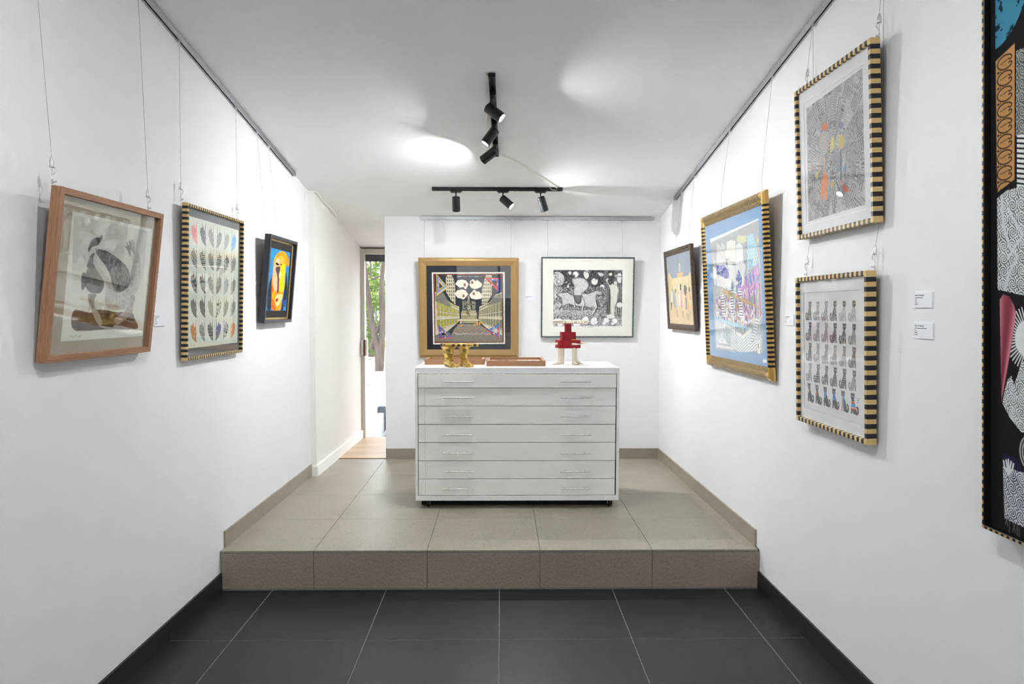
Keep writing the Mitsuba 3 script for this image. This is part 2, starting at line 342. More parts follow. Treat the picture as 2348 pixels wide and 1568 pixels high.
limb([(846, 630), (852, 615), (850, 600), (848, 585)], (0.022, 0.015), 'branch')
limb([(850, 625), (857, 640), (866, 637), (880, 633)], (0.018, 0.014), 'branch')
cs = [(px(x, y, D + q), 0.16) for x, y, q in [(846, 690, 1), (843, 715, .4), (850, 740, 1), (860, 700, 1.3), (856, 660, 1.3), (849, 775, 1), (880, 660, .2), (883, 700, .3), (872, 610, 1), (880, 745, .4), (852, 625, 1.5), (868, 760, 1.2), (845, 800, 1.5), (886, 600, .5)]]
put('foliage', leaves(cs, 105, 1, 0.075, 3), 'leaf_green', t, kind='stuff')
t2 = thing('tree', 'pale trunked tree with light green leaves farther back behind the glass door', 'tree')
D = 23.0
limb([(852, 818), (851, 780), (848, 740), (846, 690)], (0.10, 0.07), 'trunk', t2)
cs = [(px(x, y, D + q), 0.4) for x, y, q in [(845, 700, 0), (858, 640, 1), (852, 680, 2), (846, 750, 0), (862, 690, 2), (850, 620, 1), (885, 650, 1), (840, 660, 1), (878, 780, 1)]]
put('foliage', leaves(cs, 130, 1, 0.13, 5), 'leaf_light', t2, kind='stuff')
k = thing('street_lamp', 'slim blue grey lamp post behind the trees outside', 'lamp post')
a = px(863, 790, 28.0); put('pole', tube([(a[0], 28, -0.1), (a[0], 28, 6.5)], 0.045, 8), 'street_grey', k)
put('lamp_arm', tube([(a[0], 28, 6.4), (a[0] + 0.9, 28, 6.7)], 0.03, 6), 'street_grey', k)
k = thing('house', 'bright white building far behind the trees', 'building')
put('body', box(-22, 6, 40, 50, -0.1, 3.4), 'white_render', k)
for i in range(4):
    put('window', box(-12.5 + 3 * i, -11.2 + 3 * i, 39.94, 40.02, 1.0, 2.4), 'street_grey', k)

# ---------------------------------------------------------------- ceiling tracks and spotlights
CN = np.array([0, 0.165, 1.0]); CN /= np.linalg.norm(CN)      # normal of the ceiling, upwards
def on_ceiling(x, y, off=0.0): return np.array([x, y, zc(y)]) - CN * off
def track(label, a, b):
    k = thing('lighting_track', label, 'lighting track')
    d = b - a; L = np.linalg.norm(d); d /= L; s = np.cross(d, CN)
    M = np.eye(4); M[:3, 0], M[:3, 1], M[:3, 2], M[:3, 3] = d, s, -CN, a
    if np.linalg.det(M[:3, :3]) < 0: M[:3, 1] *= -1
    body = cat([box(0, L, -0.0175, -0.0085, 0, 0.02), box(0, L, 0.0085, 0.0175, 0, 0.02), box(0, L, -0.0085, 0.0085, 0, 0.008)])
    put('channel', moved(body, M), 'black_plastic', k)
    for x in (-0.006, L - 0.004): put('end_cap', moved(box(x, x + 0.010, -0.0185, 0.0185, 0, 0.0215, 0.002), M), 'black_plastic', k)
    return k
TA, TB = on_ceiling(-0.050, 3.842), on_ceiling(-0.036, 4.925)
track('black ceiling track running front to back above the step', TA, TB)
TC, TD = on_ceiling(-0.512, 5.605), on_ceiling(0.450, 5.605)
track('black ceiling track running crosswise before the back wall', TC, TD)
mat('lens_glow_body', rgb(250, 250, 250), 0.4)
def spotlight(label, base, along, centre, aim, power, group='black track spotlights', cut=80.0, beam=20.0):
    """Cylinder head hung from the track at base (underside of the ceiling) with its middle at centre, shining along aim."""
    k = thing('spotlight', label, 'spotlight')
    base, centre, aim, along = (np.asarray(q, float) for q in (base, centre, aim, along)); aim = aim / np.linalg.norm(aim)
    M = np.eye(4); M[:3, 0], M[:3, 2] = along, -CN; M[:3, 1] = np.cross(M[:3, 2], M[:3, 0]); M[:3, 3] = base
    put('adapter', moved(cat([box(-0.046, 0.046, -0.017, 0.017, 0.0205, 0.027, 0.001), box(-0.038, 0.038, -0.016, 0.016, 0.027, 0.036, 0.002)]), M), 'black_plastic', k)
    top = centre - aim * 0.052
    put('stem', tube([base - CN * 0.036, (base - CN * 0.036) * 0.35 + top * 0.65 - CN * 0.004, top + aim * 0.02], 0.0048, 8), 'black_metal', k)
    H = basis(aim); H[:3, 3] = centre
    shell = lathe([(0.0, -0.054), (0.024, -0.054), (0.0285, -0.0515), (0.0290, -0.049), (0.0290, 0.054), (0.0270, 0.0555), (0.0262, 0.054), (0.0255, 0.044), (0.0, 0.043)], 32)
    put('body', moved(shell, H), 'black_metal', k, smooth=35)
    lens = lathe([(0.0, 0.0485), (0.012, 0.0482), (0.022, 0.0466), (0.0252, 0.0448)], 28); lens.invert()
    lm = moved(lens, H)
    if (lm.face_normals[0] @ aim) < 0: lm.invert()
    put('lens', lm, 'lens_glow_body', k, emitter={'type': 'area', 'radiance': {'type': 'rgb', 'value': [LENS * q for q in (0.96, 0.99, 1.04)]}})
    o = centre + aim * 0.058
    scene[k + '_beam'] = {'type': 'spot', 'to_world': T().look_at(origin=o.tolist(), target=(o + aim).tolist(), up=[0.02, 0.03, 1] if abs(aim[2]) < 0.9 else [0, 1, 0]),
                          'intensity': {'type': 'rgb', 'value': [LAMP * power * q for q in (0.98, 1.0, 1.005)]}, 'cutoff_angle': cut, 'beam_width': beam}
    return k
tdir = (TB - TA) / np.linalg.norm(TB - TA); tx = np.array([1.0, 0, 0])
def at_track(y): return TA + (TB - TA) * (y - TA[1]) / (TB[1] - TA[1])
HEADS = [
    ('black spotlight nearest the camera on the front to back track, turned to the gilded frame', at_track(4.04), tdir, (-0.037, 4.05, 2.54), (0.74, -0.28, -0.62), 1.0),
    ('middle black spotlight on the front to back track, aimed down to the wooden frame', at_track(4.42), tdir, (-0.067, 4.40, 2.492), (-0.56, -0.22, -0.80), 1.0),
    ('farthest black spotlight on the front to back track, its back to the camera', at_track(4.72), tdir, (-0.077, 4.70, 2.447), (-0.77, 0.36, -0.53), 1.0),
    ('black spotlight at the crosswise track hanging straight down above the gold frame', on_ceiling(-0.34, 5.605), tx, (-0.338, 5.60, 2.272), (0.0, 0.36, -0.93), 1.0),
    ('middle black spotlight on the crosswise track with its bright lens showing', on_ceiling(0.012, 5.605), tx, (0.040, 5.59, 2.284), (0.66, -0.38, -0.62), 1.0),
    ('black spotlight at the cable end of the crosswise track, tilted to the thin dark frame', on_ceiling(0.292, 5.605), tx, (0.308, 5.60, 2.275), (0.32, 0.30, -0.90), 1.0),
]
TE, TF = on_ceiling(-0.04, 0.55), on_ceiling(-0.04, 1.75)
track('black ceiling track over the front of the gallery', TE, TF)
def at_front(y): return TE + (TF - TE) * (y - TE[1]) / (TF[1] - TE[1])
for y, sx, ay, nm in ((0.75, -1, 0.30, 'first'), (1.15, 1, 0.25, 'second'), (1.50, -1, 0.45, 'third'), (1.68, 1, 0.5, 'fourth')):
    b = at_front(y); aim = np.array([0.66 * sx, ay, -0.95])
    HEADS.append(('%s black spotlight on the front ceiling track, aimed at the %s wall' % (nm, 'goat print' if sx < 0 else 'cats print'), b, tdir, b - CN * 0.10 + (0.02 * sx, 0, 0), aim, 1.0))
POWER = [0.98, 1.15, 0.85, 0.33, 1.35, 0.38, 0.90, 0.62, 0.90, 0.62]
CUT = [67.0, 80.0, 71.0, 80.0, 74.0, 80.0, 52.0, 52.0, 52.0, 52.0]
for i, (h, p) in enumerate(zip(HEADS, POWER)): spotlight(h[0], h[1], h[2], h[3], h[4], p, cut=CUT[i])
w = thing('ceiling_cable', 'thin cream cable linking the two ceiling tracks', 'cable')
pts = [TB + (0.014, 0.0, -0.010), on_ceiling(0.03, 4.97, 0.006), on_ceiling(0.15, 5.13, 0.005), on_ceiling(0.31, 5.40, 0.005), on_ceiling(0.40, 5.55, 0.005), TD + (-0.03, 0.0, -0.012)]
put('wire', tube(curve(pts, 30), 0.0028, 6), 'white_cable', w, smooth=True)
put('wire', tube(curve([on_ceiling(0.31, 5.40, 0.004), on_ceiling(0.35, 5.52, 0.010), on_ceiling(0.38, 5.585, 0.022), on_ceiling(0.43, 5.59, 0.014)], 20), 0.002, 6), 'white_cable', w, smooth=True)
w = put('supply_cable', tube(curve([TA + (-0.03, -0.01, -0.006), TA + (-0.018, 0.03, -0.006), TA + (-0.023, 0.4, -0.004 - 0.066), TA + (-0.021, 0.80, -0.004 - 0.132)], 24), 0.0028, 6), 'white_cable', smooth=True)
tag(w, 'cream cable running beside the front to back ceiling track', 'cable')
w = put('wall_cable', tube(curve([(-1.455, 5.60, zc(5.6) - 0.10), (-1.452, 5.66, zc(5.66) - 0.02), (-1.435, 5.675, zc(5.675) - 0.012), (-1.41, 5.68, zc(5.68) - 0.008), (-1.395, 5.75, zc(5.75) - 0.007), (-1.385, 6.1, zc(6.1) - 0.006), (-1.385, YB - 0.02, zc(YB) - 0.006)], 40), 0.0035, 6), 'white_paint_trim', smooth=True)
tag(w, 'white cable in the ceiling corner above the off-white nook wall', 'cable')

# ---------------------------------------------------------------- plan chest
k = thing('plan_chest', 'white lacquered plan chest with seven wide shallow drawers on casters', 'cabinet')
CX0, CX1, CY0, CY1, CZ0, CZ1 = -0.550, 0.757, 4.740, 5.32, 0.2575, 1.1135
ix0, ix1 = CX0 + 0.0165, CX1 - 0.0175
carc = cat([box(CX0, ix0, CY0, CY1, CZ0, CZ1, 0.0012), box(ix1, CX1, CY0, CY1, CZ0, CZ1, 0.0012), box(ix0 - .001, ix1 + .001, CY0, CY1, CZ0, 0.289, 0.0008), box(ix0 - .001, ix1 + .001, CY1 - 0.012, CY1, 0.28, 1.08)])
put('carcass', carc, 'white_lacquer', k)
put('top', box(CX0 - 0.0005, CX1 + 0.0005, CY0 - 0.0005, CY1, 1.0752, CZ1 + 0.0004, 0.0012), 'white_top', k)
put('plinth', box(CX0 + .03, CX1 - .03, CY0 + .085, CY1 - .05, ST + .004, CZ0 + .001), 'gap_black', k, label='dark recessed base')
put('inner_back', box(ix0 + .0005, ix1 - .0005, CY0 + 0.035, CY0 + 0.04, 0.289, 1.075), 'gap_black', k)
zs = [1.0738, 0.985, 0.8674, 0.750, 0.6325, 0.515, 0.3976, 0.291]
hz = [1.0276, 0.926, 0.805, 0.686, 0.5686, 0.450, 0.339]
proud = [0.012, 0.0, 0.001, -0.001, 0.001, 0.0, 0.001]
for i in range(7):
    z1, z0 = zs[i] - 0.0016, zs[i + 1] + 0.0016
    a, b = ix0 + 0.0035, ix1 - 0.0045 - 0.001 * (i > 0) - 0.0005 * i
    y = CY0 + 0.004 - proud[i]
    d = put('drawer', box(a + 0.0430, b, y, y + 0.022, z0, z1, 0.001), 'drawer_white', k)
    put('edge_strip', box(a, a + 0.0422, y + 0.0003, y + 0.022, z0, z1, 0.001), 'drawer_white', d)
    for hx0, hx1 in ((-0.367, -0.176), (0.380, 0.570)):
        hx0, hx1 = hx0 - 0.0004 * i, hx1 - 0.0004 * i
        bar = moved(lathe([(0, 0), (0.0040, 0), (0.0045, 0.0006), (0.0045, hx1 - hx0 - 0.0006), (0.0040, hx1 - hx0), (0, hx1 - hx0)], 14), basis((1, 0, 0)), (hx0, y - 0.034, hz[i]))
        posts = [tube([(x, y - 0.034, hz[i]), (x, y + 0.001, hz[i])], 0.0032, 8) for x in (hx0 + 0.032, hx1 - 0.032)]
        put('handle', cat([bar] + posts), 'steel', d, smooth=35)
for x, y, s in ((-0.470, 4.80, -1), (0.700, 4.80, 1), (-0.470, 5.20, -1), (0.700, 5.20, 1)):
    c = put('caster', cat([lathe([(0.0, 0.0), (0.016, 0.0), (0.017, 0.003), (0.017, 0.006), (0.0, 0.006)], 18).apply_translation((x, y, CZ0 - 0.006)), box(x - 0.010, x - 0.007, y - 0.02, y + 0.012, 0.225, CZ0 - 0.004, 0.001), box(x + 0.007, x + 0.010, y - 0.02, y + 0.012, 0.225, CZ0 - 0.004, 0.001)]), 'steel', k)
    wheel = lathe([(0.0, -0.006), (0.017, -0.006), (0.0213, -0.004), (0.0217, 0.0), (0.0213, 0.004), (0.017, 0.006), (0.0, 0.006)], 24)
    put('wheel', moved(wheel, basis((1, 0.25 * s, 0)), (x, y - 0.008, ST + 0.0219)), 'black_plastic', c, smooth=40)

ART=dict(
F1=dict(body=[381,300,473,304,591,346,700,392,744,457,756,535,676,583,610,591,566,565,528,470,472,409,405,362,362,325],belly=[481,472,566,565,676,583,758,547,829,602,829,659,782,706,679,717,530,712,489,642,504,578],rump=[724,262,784,250,827,291,856,358,874,472,851,566,820,602,770,569,744,457,762,365],neck=[303,371,327,338,362,325,343,368,353,398,284,444],stripe=[352,357,397,415,480,462,560,522,588,608,548,609,488,525,402,456,343,398],chest=[333,379,402,456,488,525,453,601,378,603,317,584,279,535,287,464],face=[247,486,265,460,296,483,310,533,282,590,259,576],leg1=[314,615,362,598,396,686,447,727,500,808,477,836,434,801,362,707],leg2=[362,598,424,612,383,644,406,706,377,707,339,645],leg3=[774,592,840,613,807,694,823,740,708,796,658,830,597,783,700,739,770,683],horn1=[655,208,704,247,728,289,726,334,702,292,640,243,688,260],horn2=[685,199,723,223,738,277,717,279],bird=[294,281,315,243,363,220,404,227,398,259,364,286,321,290,298,336,285,322],beak=[384,214,410,203,420,213,414,237,394,231],ground=[194,707,292,722,381,738,437,708,531,717,631,733,698,728,822,731,849,787,902,834,897,864,718,861,550,852,338,856,199,851],dark=[439,727,534,739,667,750,807,751,850,798,897,858,649,859,455,844,377,821,480,802]),
F3=dict(darkl=[277,260,283,398,261,468,200,540,172,584,167,888,359,888,336,622,295,449],darkr=[800,315,918,549,925,753,798,888,713,888,815,608],head=[293,250,377,183,500,131,693,118,819,158,927,234,902,309,805,278,771,372,788,499,769,655,737,756,718,888,338,888,322,709,272,537,283,398],yel=[560,321,673,269,769,285,793,425,792,572,755,655,601,659,549,491],pink=[318,327,354,255,492,210,550,312,507,386,527,527,493,666,345,604,291,467],fore=[365,245,461,195,651,180,758,263,558,312,402,287],nose=[375,341,545,317,566,347,543,420,560,490,579,659,508,674,508,528,469,432,413,391],brow1=[360,281,455,283,541,300,488,309,394,312],brow2=[551,286,650,288,625,301,555,301],chin=[496,679,715,665,781,700,638,811,524,852,446,751],mouth=[470,742,588,722,583,758,508,786],neck=[317,709,454,786,538,852,532,888,338,888],neck2=[638,811,752,701,718,888,615,888],blue=[794,755,936,735,905,847,781,819],ora=[281,554,356,595,368,647,335,674,297,623]),
R1=dict(plume=[330,326,356,290,395,286,428,315,427,343,391,355],body=[363,615,402,622,417,681,400,727,396,810,374,811,364,770,332,765,323,800,302,800,312,698,338,646],handle=[353,500,384,507,378,625,355,621],yel1=[471,422,502,402,522,434,512,493,475,499,459,529,453,487],yel2=[574,412,650,437,651,497,619,516,563,501],blue1=[581,575,612,578,615,609,586,607],blue2=[548,606,578,629,575,652,549,640],blue3=[631,639,662,625,664,655,633,659],stem=[598,512,614,516,606,714,586,711],red=[614,729,670,762,690,785,723,797,641,795,615,770],red2=[589,708,617,710,623,731,595,733],redl=[162,526,187,527,185,574,163,573],yell=[237,591,277,592,275,641,239,642],star=[446,714,474,688,502,717,487,735,457,733],urn=[583,354,608,341,644,357,638,388,610,391,587,379],oval=[295,395,321,359,361,344,414,367,445,409,440,456,400,503,361,505,315,471]),
R3=dict(band=[100,109,248,90,247,100,97,131],sp1=[236,145,313,190,326,151,392,191,395,322,207,309],fan=[386,243,430,163,498,157,577,173,569,323,429,325],arch=[548,524,582,205,638,189,696,217,700,333,727,353,686,466],yelt=[603,157,628,141,762,157,758,193,712,206,608,182],bluet=[776,159,861,158,914,245,918,349,753,391],curl=[914,176,945,203,929,227,910,216,925,200],white=[130,317,378,321,713,352,695,528,570,537,289,476,142,457],purp=[206,315,360,320,440,378,443,423,367,419,199,377],win=[555,530,558,429,612,367,660,422,659,509,586,538],win2=[468,509,473,457,500,436,516,472,509,510],mag=[570,537,693,467,713,425,930,356,917,494,881,522,766,554,569,550],mag2=[632,545,697,510,756,500,766,548,826,514,881,522,879,545,705,577],gold=[293,476,409,507,554,543,762,590,872,618,871,630,760,609,551,568,405,539,291,533],lower=[148,561,301,530,870,633,864,698,745,760,502,728,131,707],teal=[132,700,385,724,745,760,743,778,530,766,129,721],ramp=[129,721,529,773,649,825,774,765,864,698,932,697,913,901,699,928,544,938,244,863,122,946],v=[241,733,635,819,774,759,786,783,648,838,602,833],stair=[836,704,918,697,855,793,699,928,751,851,815,782],tag=[934,958,986,954,987,974,935,978]),
R4=dict(wall=[237,330,859,331,985,280,984,1003,35,997,65,220,193,312],sq=[237,330,858,333,951,732,244,725],lantern=[446,272,679,264,667,331,437,326],tower=[515,133,602,136,581,257,509,254],dome=[507,93,570,70,635,105,615,142,515,133],pink=[535,520,606,523,599,763,501,762],bluef=[261,541,323,543,353,761,267,766],orf=[750,576,815,597,870,778,834,802,768,797,772,691],blk=[688,458,758,451,804,501,779,567,730,614,685,554],blk2=[536,431,587,434,579,517,521,515],navy=[717,613,768,634,761,787,715,787],wht=[147,532,191,533,173,683,117,692],shad=[93,682,157,683,84,818,68,818]),
G=dict(sky=[99,109,896,105,902,906,96,906],bldl=[97,311,170,311,222,397,333,466,385,484,393,657,245,779,97,832],bldr=[895,310,817,344,748,431,627,483,613,657,756,779,900,831],towl=[229,139,249,104,297,109,326,164,343,276,342,466,282,397,231,311],towr=[774,108,774,344,713,448,653,457,658,276,705,108],cath=[408,683,409,562,419,527,475,527,476,431,500,345,519,431,523,527,584,527,596,561,596,683],domel=[424,414,472,414,463,518,424,518],domer=[532,414,588,414,579,518,536,518],floor=[392,692,609,692,713,753,817,866,279,867,323,753],gnd=[97,828,902,827,902,906,96,906],t1=[121,109,248,259,119,346],t2=[692,142,864,142,860,314],t3=[137,705,309,867,144,876],t4=[873,683,869,871,717,770],f1=[339,216,369,173,421,162,468,173,500,216,464,280,438,250,395,259],f2=[507,224,546,155,585,181,602,164,662,215,649,250,584,277,533,263],f3=[332,332,360,293,421,278,464,293,494,336,441,401,394,384,368,380],f4=[506,345,563,280,606,310,614,297,662,345,653,388,584,401,532,388]),
W=dict(horse=[144,464,185,431,282,427,324,463,393,431,505,447,601,398,657,414,678,462,644,479,602,463,596,527,618,608,591,689,569,624,514,649,500,624,395,625,298,592,256,601,173,666,214,593,207,512],rider=[315,238,350,254,391,234,461,246,517,302,518,374,463,431,435,463,430,584,367,584,331,447,351,334,323,318],head=[443,198,460,157,494,157,519,205,503,262,475,270],lady=[690,277,710,245,752,261,711,277,753,349,773,301,822,285,830,349,851,422,831,462,839,535,806,624,808,770,759,778,750,624,751,462,740,366],drape=[698,350,754,382,755,738,710,729],drape2=[836,333,878,333,884,729,807,729,839,543],tree=[119,174,183,166,239,222,240,318,185,351,120,335],hat=[814,221,834,177,876,188,878,317,843,325,818,285],bowl=[598,169,685,197,661,229,627,225]))

# ---------------------------------------------------------------- pictures
class Sheet:
    """Colours (sRGB, 0..255) at the vertices of a printed sheet; x runs right and y down, both 0..1."""
    def __init__(s, w, h, ppx, ppy, base, xs=None):
        s.w, s.h = w, h
        s.ny = max(8, int(h * ppy)); s.xs = np.linspace(0, 1, max(8, int(w * ppx))) if xs is None else xs
        s.ys = np.linspace(0, 1, s.ny); s.nx = len(s.xs); s.k = 2
        ex = np.interp((np.arange(s.nx * 2) - 0.5) / 2, np.arange(s.nx), s.xs); ey = np.interp((np.arange(s.ny * 2) - 0.5) / 2, np.arange(s.ny), s.ys)
        s.U, s.V = np.meshgrid(ex, ey)
        s.C = np.empty((*s.U.shape, 3)); s.C[:] = base
    def n(s, fx, fy, seed=0, octs=3):
        return meshkit.fbm(np.stack([s.U * fx, s.V * fy, np.full_like(s.U, seed * 3.7)], -1), octs, seed)
    def inside(s, pts):
        p = np.asarray(pts, float).reshape(-1, 2); m = np.zeros(s.U.shape, bool)
        x0, y0 = p.min(0); x1, y1 = p.max(0)
        r = np.nonzero((s.V[:, 0] >= y0) & (s.V[:, 0] <= y1))[0]; c = np.nonzero((s.U[0] >= x0) & (s.U[0] <= x1))[0]
        if not len(r) or not len(c): return m
        sl = (slice(r[0], r[-1] + 1), slice(c[0], c[-1] + 1)); U, V = s.U[sl], s.V[sl]; q = np.zeros(U.shape, bool)
        for a, b in zip(p, np.roll(p, -1, 0)):
            if a[1] != b[1]:
                q ^= ((a[1] > V) != (b[1] > V)) & (U < (b[0] - a[0]) * (V - a[1]) / (b[1] - a[1]) + a[0])
        m[sl] = q
        return m
    def ell(s, cx, cy, rx, ry, rot=0.0):
        x, y = (s.U - cx) * s.w, (s.V - cy) * s.h; c, n = math.cos(rot), math.sin(rot)
        return ((x * c + y * n) / (rx * s.w)) ** 2 + ((y * c - x * n) / (ry * s.h)) ** 2 <= 1
    def rect(s, x0, y0, x1, y1): return (s.U >= x0) & (s.U < x1) & (s.V >= y0) & (s.V < y1)
    def line(s, pts, wd):
        """Mask of a polyline of width wd metres."""
        m = np.zeros(s.U.shape, bool); p = np.asarray(pts, float).reshape(-1, 2) * (s.w, s.h); r = wd / 2
        for a, b in zip(p[:-1], p[1:]):
            lo, hi = (np.minimum(a, b) - r) / (s.w, s.h), (np.maximum(a, b) + r) / (s.w, s.h)
            rr = np.nonzero((s.V[:, 0] >= lo[1]) & (s.V[:, 0] <= hi[1]))[0]; cc = np.nonzero((s.U[0] >= lo[0]) & (s.U[0] <= hi[0]))[0]
            if not len(rr) or not len(cc): continue
            sl = (slice(rr[0], rr[-1] + 1), slice(cc[0], cc[-1] + 1)); X, Y = s.U[sl] * s.w, s.V[sl] * s.h; d = b - a
            t = np.clip(((X - a[0]) * d[0] + (Y - a[1]) * d[1]) / max(d @ d, 1e-12), 0, 1)
            m[sl] |= (X - a[0] - t * d[0]) ** 2 + (Y - a[1] - t * d[1]) ** 2 <= r * r
        return m
    def fill(s, m, col, alpha=1.0):
        if callable(col): col = col(s)
        col = np.asarray(col, float)
        if isinstance(alpha, np.ndarray): alpha = alpha[m][:, None]
        s.C[m] = s.C[m] * (1 - alpha) + (col[m] if col.ndim == 3 else col) * alpha
    def colours(s):
        c = lin(np.clip(s.C, 0, 255)).reshape(s.ny, 2, s.nx, 2, 3).mean((1, 3))
        return np.minimum(c, 0.86).reshape(-1, 3)
    def grid(s, M, x0, y0, z):
        """Mesh of the sheet with its lower left corner at (x0, y0, z) of the frame."""
        X, Y = np.meshgrid(x0 + s.xs * s.w, y0 + (1 - s.ys) * s.h)
        v = np.stack([X, Y, np.full_like(X, z)], -1).reshape(-1, 3) @ M[:3, :3].T + M[:3, 3]
        i = np.arange(s.nx * s.ny).reshape(s.ny, s.nx)
        a, b, c, d = i[:-1, :-1].ravel(), i[:-1, 1:].ravel(), i[1:, 1:].ravel(), i[1:, :-1].ravel()
        return mesh(v, np.vstack([np.stack([a, d, c], 1), np.stack([a, c, b], 1)]))
def tone(v, a, b):
    """Colour between a and b by v (0..1), per sample."""
    return np.asarray(a, float) + (np.asarray(b, float) - np.asarray(a, float)) * np.clip(v, 0, 1)[..., None]
def hang(side, s0, z0, w, h, t, th, g):
    """Matrix from frame coordinates (x right, y up, z out of the picture) to the room."""
    if side == 'T':                            # lying face up on the chest: s0, z0 are x, y and g is the height
        M = np.eye(4); M[:3, 3] = s0, z0, g; return M, None
    if side == 'B': p, a, n = np.array([0, YB, 0.0]), np.array([1.0, 0, 0]), np.array([0, -1.0, 0])
    else:
        p, q = (np.array([-1.5, 3.0, 0]), np.array([-1.462, 5.73, 0])) if side == 'L' else (np.array([1.392, 2.9, 0]), np.array([1.355, 6.37, 0]))
        a = (q - p) / np.linalg.norm(q - p); n = np.array([a[1], -a[0], 0]) if side == 'L' else np.array([-a[1], a[0], 0])
    z = np.array([0, 0, 1.0]); u = math.cos(th) * z + math.sin(th) * n; o = math.cos(th) * n - math.sin(th) * z
    M = np.eye(4); base = p + a * s0 + z * z0 + n * g
    if side == 'R': base, a = base + a * w, -a
    M[:3, 0], M[:3, 1], M[:3, 2], M[:3, 3] = a, u, o, base
    return M, (p, n, w, h, th, g)
def moulding(w, h, prof, cuts, col, shear=None):
    """Mitred frame: prof = [(inward, out)...] closed; cuts(L) -> boundaries along a side; col(side, k, n, s, q) -> sRGB colour."""
    V, F, C = [], [], []
    pr = list(prof)
    for side, (L, ox, oy, ang) in enumerate(((w, 0, 0, 0), (h, w, 0, 90), (w, w, h, 180), (h, 0, h, 270))):
        ca, sa = round(math.cos(math.radians(ang))), round(math.sin(math.radians(ang)))
        b = np.asarray(cuts(L, side), float); n = len(b) - 1
        for k in range(n):
            for (q0, d0), (q1, d1) in zip(pr, pr[1:] + pr[:1]):
                f = shear if shear else (lambda q, L, side: 0.0)
                def X(s, q):
                    e = f(q, L, side) if 0 < s < L else 0.0
                    return min(max(s + e, q), L - q)
                P = [(X(b[k], q0), q0, d0), (X(b[k + 1], q0), q0, d0), (X(b[k + 1], q1), q1, d1), (X(b[k], q1), q1, d1)]
                if abs(P[1][0] - P[0][0]) + abs(P[2][0] - P[3][0]) < 1e-7: continue
                i = len(V); V += [(ox + x * ca - y * sa, oy + x * sa + y * ca, z) for x, y, z in P]
                F += [[i, i + 1, i + 2], [i, i + 2, i + 3]]
                C += [lin(col(side, k, n, 0.5 * (b[k] + b[k + 1]), 0.5 * (q0 + q1)))] * 4
    return mesh(V, F), np.minimum(np.array(C), 0.9)
def ring(x0, y0, x1, y1, X0, Y0, X1, Y1, z, bevel=0.0016):
    """Mount board: outer rectangle (x0..y1) with a bevelled window (X0..Y1), its face at z."""
    o = [(x0, y0, z), (x1, y0, z), (x1, y1, z), (x0, y1, z)]; i = [(X0, Y0, z), (X1, Y0, z), (X1, Y1, z), (X0, Y1, z)]
    e = bevel; j = [(X0 + e, Y0 + e, z - e), (X1 - e, Y0 + e, z - e), (X1 - e, Y1 - e, z - e), (X0 + e, Y1 - e, z - e)]
    V, F, kind = [], [], []
    for A, B, c in ((o, i, 0), (i, j, 1)):
        for a in range(4):
            b = (a + 1) % 4; n = len(V); V += [A[a], A[b], B[b], B[a]]; F += [[n, n + 1, n + 2], [n, n + 2, n + 3]]; kind += [c] * 4
    return mesh(V, F), np.array(kind)
PICS = {}
def picture(code, name, label, category, fit, border, recess, prof, cuts, col, sheet, frame_bsdf='painted_frame', shear=None, mount=None, liner=None, frame_label=None, uvgrain=False, glazed=True):
    side, s0, z0, w, h, t, th, g = fit
    M, PICS[code] = hang(*fit)
    k = thing(name, label, category)
    fm, fc = moulding(w, h, prof, cuts, col, shear); fm.apply_transform(M)
    if uvgrain:
        uvs = []
        for f in fm.faces[::2]:
            q = np.linalg.inv(M)[:3, :3] @ (fm.vertices[f[0]:f[0] + 4] - M[:3, 3]).T
            e = fm.vertices[f[0] + 1] - fm.vertices[f[0]]
            along = 0 if abs((np.linalg.inv(M)[:3, :3] @ e)[0]) > abs((np.linalg.inv(M)[:3, :3] @ e)[1]) else 1
            uvs.append(np.stack([q[along], q[1 - along] + q[2] * 0.83], 1))
        put('frame', fm, frame_bsdf, k, uv=np.vstack(uvs), label=frame_label)
    else:
        put('frame', fm, frame_bsdf, k, color=fc, label=frame_label)
    b = border; zp = t - recess
    if liner:
        lb, ld, lc = liner
        lm, lcc = moulding(w - 2 * b, h - 2 * b, [(0, 0), (0, 0.004), (lb * 0.8, 0.004), (lb, 0.001), (lb, 0)], lambda L, sd: [0, L], lambda *a: lc)
        lm.apply_translation((b, b, zp + ld)); lm.apply_transform(M); put('liner', lm, 'metal_leaf_frame', k, color=lcc, label='brass coloured inner liner')
    S = sheet(w - 2 * b, h - 2 * b)
    put('print', S.grid(M, b, b, zp), 'paper_print', k, color=S.colours())
    if mount:
        x0, y0, x1, y1, c, cb = mount
        W_, H_ = w - 2 * b, h - 2 * b
        mm, kd = ring(b - .002, b - .002, w - b + .002, h - b + .002, b + x0 * W_, b + (1 - y1) * H_, b + x1 * W_, b + (1 - y0) * H_, zp + 0.0022)
        mm.apply_transform(M); put('mount', mm, 'mat_board', k, color=np.minimum(np.where(kd[:, None] == 0, lin(c), lin(cb)), .86))
    put('backing', moved(box(0.002, w - 0.002, 0.002, h - 0.002, 0.0004, max(zp - 0.006, 0.001)), M), 'back_board', k)
    if glazed:
        zg = zp + 0.0045
        put('glass', mesh([M[:3, :3] @ np.array(p) + M[:3, 3] for p in ((b - .001, b - .001, zg), (w - b + .001, b - .001, zg), (w - b + .001, h - b + .001, zg), (b - .001, h - b + .001, zg))], [[0, 1, 2], [0, 2, 3]]), 'picture_glass', k)
    return k
def A(code, nm, it=2):
    p = np.array(ART[code][nm], float).reshape(-1, 2) / 1000.0
    for _ in range(it if code in ('F1', 'F3', 'W', 'R1') else 0):      # round the corners
        q = np.roll(p, -1, 0); p = np.stack([.75 * p + .25 * q, .25 * p + .75 * q], 1).reshape(-1, 2)
    return p
